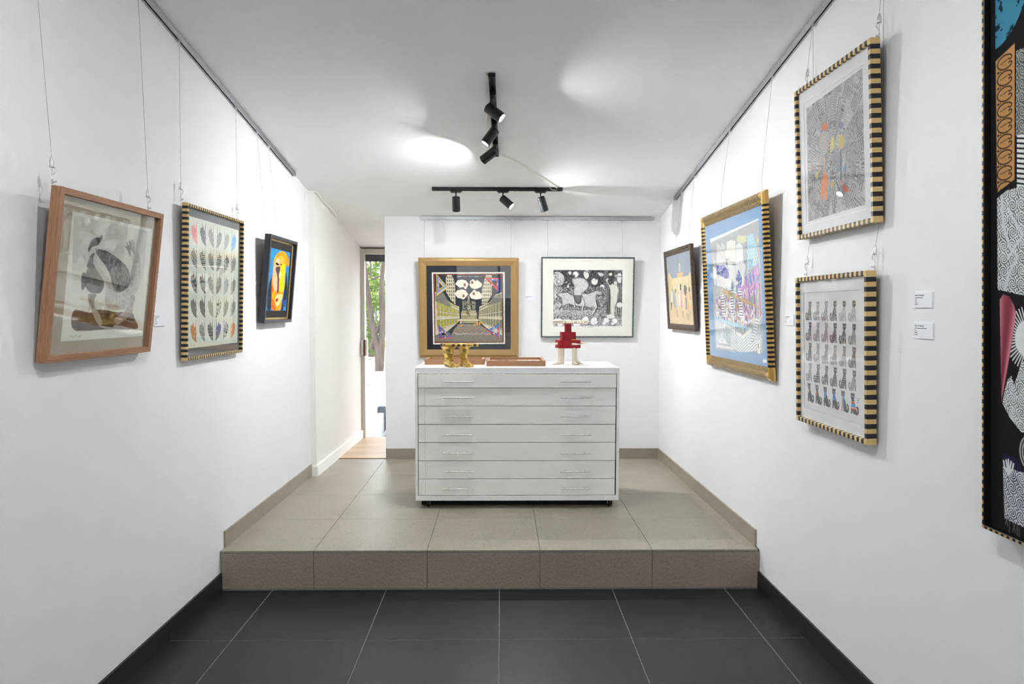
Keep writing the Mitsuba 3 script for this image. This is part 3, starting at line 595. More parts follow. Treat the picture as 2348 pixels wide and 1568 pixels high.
def stripes(pitch, cap):
    def cuts(L, side):
        n = int(round((L - 2 * cap) / (pitch / 2))); n += 1 - n % 2
        return [0, *np.linspace(cap, L - cap, n + 1), L]
    return cuts
GOLD, BLACK = (216, 184, 124), (24, 25, 28)
def bee(side, k, n, s, q):
    v = 1 - 0.10 * float(meshkit.noise(np.array([s * 60, side * 9.0, q * 30]), 3))
    return np.array(GOLD) * v if (k == 0 or k == n - 1 or (k % 2 == 0)) else BLACK

# a leaping goat print in a cedar box frame
def goat(w, h):
    s = Sheet(w, h, 330, 560, (160, 152, 132)); a = lambda n: A('F1', n)
    paper = s.inside([(.12, .09), (.955, .09), (.963, .917), (.124, .917)])
    s.fill(paper, (208, 210, 198))
    im = s.inside([(.135, .112), (.90, .112), (.905, .865), (.197, .86)]); up = np.clip((0.62 - s.V) / 0.25, 0, 1)
    s.fill(im, tone(s.n(9, 9, 1), (196, 198, 188), (168, 170, 160)), 0.9 * up)
    dk, md, lt = (62, 56, 50), (112, 106, 98), (196, 192, 182)
    g = s.n(60, 60, 4, 3); g2 = s.n(26, 40, 8, 3)
    s.fill(s.inside(a('belly')), tone(g, (150, 146, 138), (205, 202, 194)))
    s.fill(s.inside(a('leg3')), tone(g2, md, lt)); s.fill(s.inside(a('leg1')), tone(g2, (140, 134, 126), lt)); s.fill(s.inside(a('leg2')), tone(g2, md, (170, 165, 156)))
    s.fill(s.inside(a('ground')), tone(s.n(14, 30, 2), (96, 78, 64), (70, 54, 42))); s.fill(s.inside(a('dark')), tone(s.n(24, 30, 3), (58, 46, 36), (78, 64, 50)))
    s.fill(s.inside(a('leg3')) & (s.V > .72), tone(g2, (150, 138, 120), (200, 190, 170)), .7); s.fill(s.inside(a('leg1')) & (s.V > .72), tone(g2, (150, 140, 128), (206, 200, 186)), .8)
    s.fill(s.inside(a('rump')), tone(g2, (140, 136, 128), (206, 204, 196))); s.fill(s.inside(a('chest')), tone(g2, dk, (122, 116, 108)))
    gg = np.clip((s.n(90, 70, 14) - .5) * 3.2 + .42 + .5 * (s.n(12, 14, 15) - .5), 0, 1); s.fill(s.inside(a('body')), tone(gg, (30, 28, 26), (128, 120, 112))); s.fill(s.inside(a('neck')), tone(g, (40, 38, 36), (100, 94, 88)))
    s.fill(s.inside(a('stripe')), tone(g2, (150, 144, 136), (196, 190, 180))); s.fill(s.inside(a('face')), tone(g, (54, 50, 46), (110, 104, 98)))
    for n_ in ('horn1', 'horn2'): s.fill(s.inside(a(n_)), (66, 64, 62))
    s.fill(s.inside(a('bird')), tone(g, (26, 26, 26), (96, 92, 88))); s.fill(s.inside(a('beak')), tone(g, (40, 40, 40), (150, 146, 140)))
    for p in (((.36, .30), (.375, .335)), ((.385, .30), (.388, .34))): s.fill(s.line(p, .004), (50, 48, 46))
    for x in np.linspace(.70, .76, 5): s.fill(s.line(((x, .20 + (x - .73) ** 2 * 20), (.765, .30)), .004), (70, 68, 66))
    for p in (((.36, .60), (.35, .72)), ((.39, .6), (.375, .70))): s.fill(s.line(p, .003), (90, 86, 82))
    for x0, x1 in ((.20, .30), (.80, .87)):
        xs = np.linspace(x0, x1, 30); s.fill(s.line(np.stack([xs, .888 + .008 * np.sin(xs * 190) * np.cos(xs * 71)], 1), .0018), (140, 140, 134))
    return s
picture('F1', 'framed_print', 'large print of a leaping goat with a bird, deep reddish wooden box frame', 'picture', ('L', -0.5931, 1.3105, .6977, .5695, .0321, .1168, .012), .021, .018,
        [(0, 0), (0, .0321), (.021, .0321), (.021, .006), (.021, 0)], lambda L, sd: [0, L], lambda *q: (0, 0, 0), goat, 'cedar', uvgrain=True, frame_label='reddish wooden box frame')

# five rows of animal heads
def motif_pattern(s, j, lo, hi, fx):
    U, V = s.U * s.w, s.V * s.h; k = fx
    f = [np.sin(V * k * 6.28), np.sin((U + V) * k * 6.28), np.maximum(np.sin(U * k * 6.28), np.sin(V * k * 6.28)) - .45, np.sin((U - V) * k * 9), np.sin(V * k * 10 + 2 * np.sin(U * k * 8)),
         np.sin(U * k * 6.28) * np.sin(V * k * 6.28), np.sin(np.hypot(U - .3, V - .4) * k * 9), np.sin(U * k * 9), s.n(90, 90, j, 2) * 2 - 1.05][j % 9]
    return np.where((f > 0)[..., None], np.asarray(lo, float), np.asarray(hi, float))
EAR1 = [(.34, .02), (.42, .12), (.58, .26), (.56, .38), (.36, .32), (.38, .15)]
EAR2 = [(.84, .00), (.88, .02), (.86, .20), (.86, .38), (.70, .40), (.76, .26), (.80, .16)]
HEAD = [(.06, .32), (.12, .25), (.24, .235), (.36, .27), (.52, .31), (.66, .34), (.78, .36), (.86, .42), (.92, .52), (.94, .64), (.93, .74), (.88, .80), (.90, .86), (.97, .93), (.98, .98), (.90, 1.0), (.80, .985), (.72, .935), (.62, .925), (.54, .88), (.42, .86), (.34, .79), (.22, .74), (.18, .66), (.08, .56), (.04, .44)]
def heads(w, h):
    s = Sheet(w, h, 330, 560, (92, 98, 100)); q = np.random.default_rng(11)
    s.fill(s.inside([(.055, .056), (.965, .056), (.962, .942), (.056, .944)]), (206, 212, 200))
    pap = (206, 212, 200); ink = (58, 66, 70); n = s.n(50, 30, 6)
    for r in range(5):
        for c in range(6):
            x0, y0, ww, hh = .086 + c * .1445, .074 + r * .1685, .108, .160
            P = lambda sh: [(x0 + ww * (x if c < 3 else 1 - x), y0 + hh * y) for x, y in sh]
            m = s.inside(P(HEAD)) | s.inside(P(EAR1)) | s.inside(P(EAR2)); e = s.ell(x0 + ww * (.78 if c < 3 else .22), y0 + hh * .55, .006, .005)
            solid = {(0, 0): ((214, 108, 108), (228, 160, 152)), (0, 5): ((88, 158, 214), (130, 186, 226)), (4, 0): ((176, 116, 66), (198, 146, 92)), (4, 5): ((178, 118, 62), (214, 162, 98))}
            if (r, c) in solid: s.fill(m, tone(n, *solid[r, c]))
            elif (r, c) in ((0, 1), (2, 0), (2, 1), (3, 0), (3, 1), (4, 2)): s.fill(m, tone(n, (64, 70, 72), (112, 114, 112))); s.fill(m, motif_pattern(s, r + c, ink, (126, 130, 126), 45), .55)
            elif (r, c) in ((0, 4), (2, 4)): s.fill(m, tone(n, (150, 160, 158), (176, 184, 180)))
            elif (r, c) == (4, 3): s.fill(m, tone(n, (70, 76, 90), (120, 124, 140))); s.fill(m & (s.V < y0 + hh * .62), (84, 98, 150), .6)
            else: s.fill(m, motif_pattern(s, int(q.integers(0, 9)), ink, tuple(np.array(pap) - 22), float(q.uniform(45, 110))))
            s.fill(e, pap)
    for x0 in (.10, .86):
        xs = np.linspace(x0, x0 + .07, 20); s.fill(s.line(np.stack([xs, .926 + .004 * np.sin(xs * 240)], 1), .0014), (150, 154, 148))
    return s
R0 = [(0, 0), (0, .020), (.0025, .0255), (.006, .0272), (.014, .0272), (.016, .025), (.016, .010), (.016, 0)]
picture('F2', 'framed_print', 'print of thirty patterned animal heads on cream paper, gold and black striped frame', 'picture', ('L', .4568, 1.2436, .7231, .7295, .0272, .0250, .012), .016, .018, R0, stripes(.0252, .0155), bee, heads)

# painted face
def face(w, h):
    s = Sheet(w, h, 330, 480, (56, 54, 52)); a = lambda n: s.inside(A('F3', n)); g = s.n(14, 10, 3); f = s.n(40, 30, 5)
    s.fill(s.rect(.16, .115, .925, .888), tone(g, (38, 118, 178), (70, 150, 204))); s.fill(a('darkl'), tone(f, (40, 42, 48), (66, 70, 78))); s.fill(a('darkr'), tone(f, (40, 42, 48), (60, 62, 70)))
    ex = s.rect(.16, .115, .925, .888) & (s.n(30, 22, 8) > .66) & (s.V > .6); s.fill(ex, (48, 84, 160), .8)
    s.fill(a('head'), tone(g, (236, 120, 40), (250, 176, 30))); s.fill(a('fore'), tone(f, (250, 190, 60), (240, 150, 70))); s.fill(a('yel'), tone(f, (232, 176, 16), (252, 214, 40))); s.fill(a('pink'), tone(f, (238, 150, 120), (252, 208, 170)))
    s.fill(a('chin'), tone(f, (246, 190, 120), (250, 216, 150))); s.fill(a('neck'), tone(f, (220, 96, 40), (240, 140, 50))); s.fill(a('neck2'), tone(f, (244, 176, 30), (232, 140, 30))); s.fill(a('ora'), (232, 96, 30)); s.fill(a('nose'), tone(f, (50, 44, 56), (120, 90, 110)))
    for n_ in ('brow1', 'brow2'): s.fill(a(n_), (40, 32, 34))
    s.fill(a('mouth'), (168, 62, 46)); s.fill(a('blue'), (50, 90, 170)); s.fill(a('head') & (s.n(55, 40, 9) > .70), (196, 70, 40), .8); s.fill(a('head') & (s.n(60, 50, 12) > .74), (60, 44, 60), .8)
    s.fill(s.ell(.585, .43, .05, .05), (250, 226, 140))
    s.fill(s.line([(.36, .80), (.47, .875)], .006), (150, 40, 40)); s.fill(s.line([(.80, .84), (.88, .85)], .003), (180, 190, 200))
    return s
picture('F3', 'framed_painting', 'small bright painting of an orange and yellow face on blue, deep black frame', 'picture', ('L', 1.5156, 1.4013, .5574, .5401, .036, .0905, .012), .019, .028,
        [(0, 0), (0, .036), (.019, .036), (.019, .004), (.019, 0)], lambda L, sd: [0, L], lambda *q: (44, 48, 54), face, liner=(.013, .002, (186, 160, 96)), glazed=False, frame_label='deep black frame')

# city plan drawing with coloured figures
def city(w, h):
    s = Sheet(w, h, 420, 620, (214, 216, 218)); q = np.random.default_rng(5); a = lambda n: s.inside(A('R1', n, 1))
    im = s.inside([(.116, .125), (.890, .098), (.892, .908), (.108, .915)])
    s.fill(im, (184, 187, 190)); vx, vy = .46, .60
    dx, dy = (s.U - vx) * s.w, (s.V - vy) * s.h
    for i in range(230):      # slabs of hatched facades turned towards the middle of the drawing
        cx, cy = q.uniform(.1, .9), q.uniform(.1, .92); ang = math.atan2((cy - vy) * h, (cx - vx) * w) + q.choice([0, 0, 1.57]); L, B = q.uniform(.03, .13), q.uniform(.012, .05)
        X, Y = (s.U - cx) * w, (s.V - cy) * h; c, n = math.cos(ang), math.sin(ang); u, v = X * c + Y * n, Y * c - X * n
        m = (abs(u) < L / 2) & (abs(v) < B / 2) & im
        k = q.uniform(330, 900); hat = np.sin((u if q.random() < .5 else v) * k) if q.random() < .8 else s.n(150, 150, i % 7, 1) * 2 - 1
        lo = q.choice([70, 95, 120]); s.fill(m, np.where((hat > q.uniform(-.4, .5))[..., None], np.array([lo] * 3, float), np.array([200, 202, 204.])), .85)
        s.fill(m & ((abs(abs(u) - L / 2) < .0012) | (abs(abs(v) - B / 2) < .0012)), (80, 82, 84))
    s.fill(im, tone(s.n(140, 140, 4, 1), (120, 122, 124), (206, 208, 210)), .38)
    og = (214, 140, 92)
    s.fill(a('plume'), tone(s.n(60, 60, 2), (200, 116, 76), og)); s.fill(a('oval'), og); cx, cy = A('R1', 'oval').mean(0); ov = s.ell(cx, cy, .062, .083); s.fill(ov, (196, 196, 190)); s.fill(ov & (np.sin(np.hypot((s.U - cx) * w, (s.V - cy) * h * .75) * 900) > .3), (130, 130, 128))
    s.fill(a('handle'), (206, 160, 110), .8); s.fill(a('body'), tone(s.n(60, 60, 3), (212, 130, 88), (226, 160, 116)))
    for n_, c in (('yel1', (214, 206, 120)), ('yel2', (208, 182, 86)), ('blue1', (82, 150, 186)), ('blue2', (82, 150, 186)), ('blue3', (82, 150, 186)), ('stem', (104, 92, 110)), ('red', (212, 104, 84)), ('red2', (206, 110, 92)), ('redl', (188, 76, 76)), ('yell', (214, 206, 110)), ('star', (206, 170, 70))): s.fill(a(n_), c, .72)
    s.fill(a('urn'), (120, 112, 140), .7)
    return s
R1P = [(0, 0), (0, .0345), (.002, .0363), (.0165, .0363), (.019, .034), (.019, .012), (.019, 0)]
picture('R1', 'framed_print', 'grey city drawing with small orange and blue figures, gold and black striped frame', 'picture', ('R', -.2086, 1.8011, .6771, .6591, .0363, .0417, .012), .019, .016, R1P, stripes(.0364, .023), bee, city,
        mount=(.075, .082, .912, .938, (216, 218, 220), (232, 232, 230)))

# five rows of cats
CAT_BODY = [(.50, .30), (.56, .26), (.70, .26), (.74, .34), (.80, .60), (.82, .96), (.86, 1.0), (.66, 1.0), (.62, .80), (.56, .90), (.56, 1.0), (.20, 1.0), (.10, .93), (.14, .80), (.24, .66), (.36, .50)]
def cats(w, h):
    s = Sheet(w, h, 430, 640, (212, 214, 216)); q = np.random.default_rng(21); pap = (214, 216, 217)
    s.fill(s.inside([(.066, .086), (.895, .086), (.898, .922), (.066, .917)]), pap); n = s.n(120, 90, 3, 2)
    for r in range(5):
        for c in range(6):
            x0, y0 = .095 + c * .1315 + (.004 * (r > 3)), .140 + r * .148; ww, hh = .115, .140; fl = r == 4
            X = lambda x: x0 + ww * (1 - x if fl else x)
            P = lambda sh: [(X(x), y0 + hh * y) for x, y in sh]
            hx, hy = X(.62), y0 + hh * .205
            m = s.inside(P(CAT_BODY)) | s.ell(hx, hy, ww * .21, hh * .155) | s.inside(P([(.42, .16), (.40, .0), (.54, .10)])) | s.inside(P([(.70, .10), (.84, .0), (.82, .16)]))
            tl = s.line(P([(.24, .97), (.06, .95), (-.02, .84), (.02, .70), (.10, .66)]), .010)
            dark = {0: (84, 86, 90), 1: (62, 62, 66), 2: (70, 72, 74), 3: (74, 76, 78), 4: (48, 50, 54)}[r]
            if r == 0 and c > 3: col = tone(n, (160, 162, 164), (192, 194, 196))
            elif r == 4: col = tone(n, dark, (84, 86, 88))
            else:
                ty = int(q.integers(0, 9)); col = motif_pattern(s, ty, dark, tuple(np.array(pap) - (16 if q.random() < .6 else 70)), float(q.uniform(60, 130)))
            s.fill(m | tl, col)
            if (r, c) == (1, 0): s.fill(s.ell(hx, hy, ww * .21, hh * .155), (56, 34, 52))
            if r in (0, 1, 3) and c in (3, 4, 5) or r == 4: s.fill(s.ell(hx, hy, ww * .20, hh * .15), tone(n, (60, 60, 64), (110, 112, 114)))
            for ex in (-.07, .08): s.fill(s.ell(hx + ww * ex, hy - hh * .01, ww * .045, hh * .022), (206, 208, 208))
            if r == 4:
                b = lambda y0_, y1_, co: s.fill(s.inside(P(CAT_BODY)) & (s.V > y0 + hh * y0_) & (s.V < y0 + hh * y1_), co)
                if c == 0: s.fill(s.ell(X(.70), y0 + hh * .46, .008, .012), (206, 206, 120))
                if c == 1: s.fill(s.ell(X(.70), y0 + hh * .50, .012, .014), (204, 74, 70))
                if c in (2, 3): s.fill(s.inside(P(CAT_BODY)) & (s.V < y0 + hh * .62) & (abs(s.U - X(.66)) < .016 * (c - 1)), (82, 132, 192))
                if c == 4:
                    s.fill(s.inside(P(CAT_BODY)) & (abs(s.U - X(.72)) < .010), (214, 150, 140)); s.fill(s.inside(P(CAT_BODY)) & (abs(s.U - X(.58)) < .007), (100, 140, 200))
                if c == 5: b(.42, .47, (214, 150, 90)); b(.47, .52, (196, 60, 50)); b(.52, .68, (96, 150, 205)); b(.70, .74, (222, 196, 150)); b(.74, .80, (200, 70, 50))
    for i in range(3): s.fill(s.line([(.86, .765 + .012 * i), (.90 - .01 * i, .768 + .012 * i)], .002), (96, 98, 100))
    return s
picture('R2', 'framed_print', 'print of thirty patterned sitting cats on white, gold and black striped frame', 'picture', ('R', -.1964, .9869, .64, .6412, .0369, .0253, .012), .019, .016, [(a, b + .0006 * (b > .01)) for a, b in R1P], stripes(.0373, .0235), bee, cats,
        mount=(.062, .082, .902, .926, (215, 217, 218), (186, 184, 176)))

# arcade drawing in a wide gilded frame
def arcade(w, h):
    s = Sheet(w, h, 250, 480, (122, 154, 196)); a = lambda n: s.inside(A('R3', n)); n = s.n(40, 60, 3)
    U, V = s.U, s.V
    s.C[:] = tone(s.n(3, 3, 2), (106, 146, 186), (126, 164, 200))
    grey = s.inside([(.10, .106), (.955, .075), (.951, .916), (.107, .949)])
    s.fill(grey, tone(s.n(30, 30, 1), (150, 155, 156), (168, 172, 172))); s.fill(s.inside([(.10, .106), (.956, .075), (.955, .083), (.099, .131)]), (228, 230, 228))
    wht, ink = (226, 228, 226), (96, 100, 110)
    hs = lambda k, ang, th=0.0: np.sin((U * w * math.cos(ang) + V * h * math.sin(ang)) * k) > th
    s.fill(a('sp1'), tone(n, (206, 210, 210), wht)); s.fill(a('sp1') & hs(420, .35, .5), (140, 146, 156))
    s.fill(a('fan'), tone(n, (190, 184, 174), (214, 210, 200))); s.fill(a('fan') & hs(520, -1.0), (226, 226, 220))
    s.fill(a('arch'), wht); s.fill(a('arch') & hs(380, .1, .4) & (V < .30), (170, 174, 172)); s.fill(a('yelt') & hs(430, .9, -.2), (214, 212, 150)); s.fill(a('bluet') & (hs(300, .6, .2) | hs(300, -.6, .2)), (164, 210, 234)); s.fill(a('curl'), (216, 204, 140))
    s.fill(a('white'), tone(n, (214, 216, 216), (232, 232, 230))); s.fill(a('purp') & (s.n(60, 80, 5) > .40), (112, 112, 178)); s.fill(a('purp') & (s.n(70, 90, 7) > .60), (70, 76, 130))
    s.fill(a('win'), tone(s.n(40, 60, 9), (84, 100, 164), (150, 156, 200))); s.fill(a('win') & (s.n(60, 60, 4) > .62), (222, 222, 226)); s.fill(a('win2'), (112, 132, 176))
    s.fill(a('lower'), tone(n, (196, 196, 200), (230, 230, 228))); s.fill(a('lower') & (s.n(70, 40, 11) > .55), (146, 112, 160)); s.fill(a('lower') & (s.n(60, 50, 12) > .60), (84, 84, 140)); s.fill(a('lower') & (s.n(50, 60, 14) > .62), (182, 140, 90))
    s.fill(a('mag'), tone(n, (176, 108, 178), (206, 150, 204))); s.fill(a('mag') & (abs(np.sin(U * 60 + 1)) > .80) & (s.n(10, 20, 3) > .45), (110, 150, 196)); s.fill(a('mag2'), (226, 226, 226)); s.fill(a('mag2') & hs(260, 0, .2), (160, 96, 160))
    for x in np.linspace(.60, .92, 5): s.fill(s.rect(x, .48, x + .018, .70), (178, 104, 168))
    for x in (.30, .47, .62): s.fill(s.rect(x - .03, .50, x + .03, .70) & (np.sin(V * 330) > 0), (236, 236, 232)); s.fill(s.rect(x - .03, .50, x + .03, .70) & (np.sin(V * 330) < -.5), (70, 74, 84))
    s.fill(a('gold'), tone(n, (196, 154, 72), (216, 178, 96))); s.fill(a('gold') & (np.sin(U * 150) > .5), (160, 164, 172)); s.fill(a('teal'), (136, 188, 214)); s.fill(a('teal') & hs(300, 0, .3), (196, 218, 228))
    s.fill(a('ramp'), tone(n, (150, 162, 172), (196, 204, 208))); s.fill(a('ramp') & (U < .33) & hs(330, 0), (220, 226, 230)); s.fill(a('ramp') & (U > .42) & (V > .80) & hs(420, 1.2), (226, 228, 228))
    s.fill(a('stair'), (150, 156, 162)); s.fill(a('stair') & (np.sin(V * 300 - U * 40) > 0), (234, 236, 236)); s.fill(a('v'), (228, 226, 216))
    s.fill(s.inside([(.14, .93), (.24, .85), (.48, .925), (.5, .945)]) & (hs(240, .5) ^ hs(240, -.5)), (232, 234, 234)); s.fill(s.rect(.86, .84, .90, .925), (228, 228, 226)); s.fill(s.rect(.87, .86, .885, .89), (150, 110, 110))
    for i in range(14):
        x = .14 + .8 * ((i * .381) % 1); y = .25 + .6 * ((i * .617) % 1); s.fill(s.line([(x, y), (x + .05, y + .12)], .004), wht)
    qq = np.random.default_rng(8)
    for i in range(150):     # thin drawn arches, bars and window slits over the buildings
        x, y = qq.uniform(.13, .93), qq.uniform(.24, .90); L = qq.uniform(.02, .07); c = ((232, 234, 232), (88, 92, 108), (150, 116, 166), (120, 150, 190))[int(qq.choice(4, p=[.5, .24, .14, .12]))]
        k = i % 3
        if k == 0: s.fill(s.line([(x, y), (x, y + L * 1.4)], .0036) & grey, c)
        elif k == 1: s.fill(s.line([(x, y), (x + L, y + (.5 - x) * .12)], .0034) & grey, c)
        else: s.fill(s.line([(x - .008, y + L * .5), (x - .008, y), (x, y - .012), (x + .008, y), (x + .008, y + L * .5)], .0028) & grey, c)
    s.fill(a('tag'), (236, 238, 236))
    return s
OG = [(0, 0), (0, .010), (.004, .0166), (.014, .026), (.024, .029), (.032, .026), (.038, .019), (.044, .016), (.048, .0175), (.053, .0165), (.057, .012), (.062, .0105), (.066, .008), (.068, .005), (.068, 0)]
def gilt(side, k, n, s, q):
    v = 0.86 + 0.25 * float(meshkit.noise(np.array([s * 90, side * 7.0, q * 200]), 5))
    if k == 0 or k == n - 1: return np.array((206, 164, 88)) * v
    return np.array((204, 164, 94)) * v if k % 2 == 0 else np.array((30, 27, 25))
def gilt_cuts(L, side):
    p = .0190 if side in (0, 2) else .0238
    n = int(round((L - .14) / (p / 2))); n += 1 - n % 2
    return [0, *np.linspace(.07, L - .07, n + 1), L]
picture('R3', 'framed_print', 'tall arcade drawing in purple, gold and white on blue mount, wide gilded frame', 'picture', ('R', .7888, 1.1267, 1.131, .954, .0166, .0568, .012), .068, .004, OG, gilt_cuts, gilt, arcade, 'metal_leaf_frame',
        shear=lambda q, L, side: (.008 * math.sin(q * 150) if side in (0, 2) else 0.0))
# market square painting in a carved bronze frame
def square(w, h):
    s = Sheet(w, h, 270, 420, (104, 118, 140)); a = lambda n: s.inside(A('R4', n)); n = s.n(24, 16, 3)
    s.C[:] = tone(s.n(6, 8, 2), (92, 112, 142), (122, 134, 156))
    s.fill(a('wall'), tone(n, (176, 160, 120), (206, 190, 150))); s.fill(s.V > .72, tone(n, (186, 160, 128), (206, 184, 150)))
    s.fill(a('sq'), tone(n, (184, 170, 130), (206, 192, 156))); s.fill(s.inside([(.19, .40), (.26, .56), (.30, .80), (.20, .70)]), tone(n, (116, 122, 120), (150, 148, 136)))
    s.fill(s.inside([(.03, .25), (.20, .36), (.16, .7), (.06, .7)]), tone(n, (176, 158, 100), (196, 176, 124)))
    s.fill(s.rect(.46, .44, .58, .72), tone(n, (206, 196, 170), (222, 212, 190))); s.fill(a('lantern'), tone(n, (204, 132, 98), (216, 150, 116))); s.fill(a('tower'), (178, 178, 160)); s.fill(a('dome'), (116, 124, 128)); s.fill(s.rect(.52, .12, .545, .25), (108, 112, 120))
    for x in np.linspace(.40, .86, 9): s.fill(s.rect(x, .42, x + .012, .58), (150, 138, 112))
    s.fill(a('bluef'), (128, 146, 176)); s.fill(a('pink'), tone(n, (192, 120, 152), (210, 140, 170))); s.fill(a('navy'), (78, 96, 124)); s.fill(a('orf'), tone(n, (220, 136, 84), (236, 160, 104))); s.fill(a('blk'), (70, 68, 72)); s.fill(a('blk2'), (60, 56, 58)); s.fill(a('wht'), (214, 212, 200)); s.fill(a('shad'), (60, 52, 46))
    for x, y in ((.34, .79), (.36, .80), (.57, .81), (.61, .81), (.76, .83), (.80, .85), (.86, .80)): s.fill(s.rect(x, y, x + .014, y + .10), (124, 110, 92))
    s.fill(s.ell(.33, .52, .03, .03), (96, 92, 86)); s.fill(s.ell(.90, .52, .03, .04), (90, 84, 78)); s.fill(s.rect(.88, .57, .93, .66), (190, 128, 104))
    s.C[:] = s.C * .62 + np.array((168, 160, 142)) * .38
    return s
mat('carved_bronze', rgb(72, 60, 50), 0.42, metallic=0.35)
k = picture('R4', 'framed_painting', 'small painting of figures in a square under blue sky, carved dark bronze frame', 'picture', ('R', 2.2052, 1.3361, .7938, .6065, .0248, .0708, .012), .044, .010,
        [(0, 0), (0, .0235), (.003, .0248), (.006, .0215), (.022, .0205), (.026, .0228), (.031, .0215), (.040, .016), (.044, .0145), (.044, 0)], lambda L, sd: [0, L], lambda *q: (72, 60, 50), square, 'painted_frame', glazed=False, frame_label='carved dark bronze frame')
M, _ = hang('R', 2.2052, 1.3361, .7938, .6065, .0248, .0708, .012)
lf = []
for side, (L, ox, oy, ang) in enumerate(((.7938, 0, 0, 0), (.6065, .7938, 0, 90), (.7938, .7938, .6065, 180), (.6065, 0, .6065, 270))):
    nn = int(L / (.034 if side % 2 else .042)); ca, sa = round(math.cos(math.radians(ang))), round(math.sin(math.radians(ang)))
    for i in range(nn):
        x = (i + .5) * L / nn; q = ball((0, 0, 0), 1.0, 1); q.vertices *= (.011, .0068, .0052); r = .55
        v = q.vertices.copy(); v = np.stack([v[:, 0] * math.cos(r) - v[:, 1] * math.sin(r) + x, v[:, 0] * math.sin(r) + v[:, 1] * math.cos(r) + .0145, v[:, 2] + .021], 1)
        lf.append(mesh(np.stack([ox + v[:, 0] * ca - v[:, 1] * sa, oy + v[:, 0] * sa + v[:, 1] * ca, v[:, 2]], 1), q.faces))
mat('bronze_highlight', rgb(108, 92, 78), 0.35, metallic=0.5)
put('carved_leaf', moved(cat(lf), M), 'bronze_highlight', k, smooth=True, kind='stuff', label='carved leaf pattern on the frame')
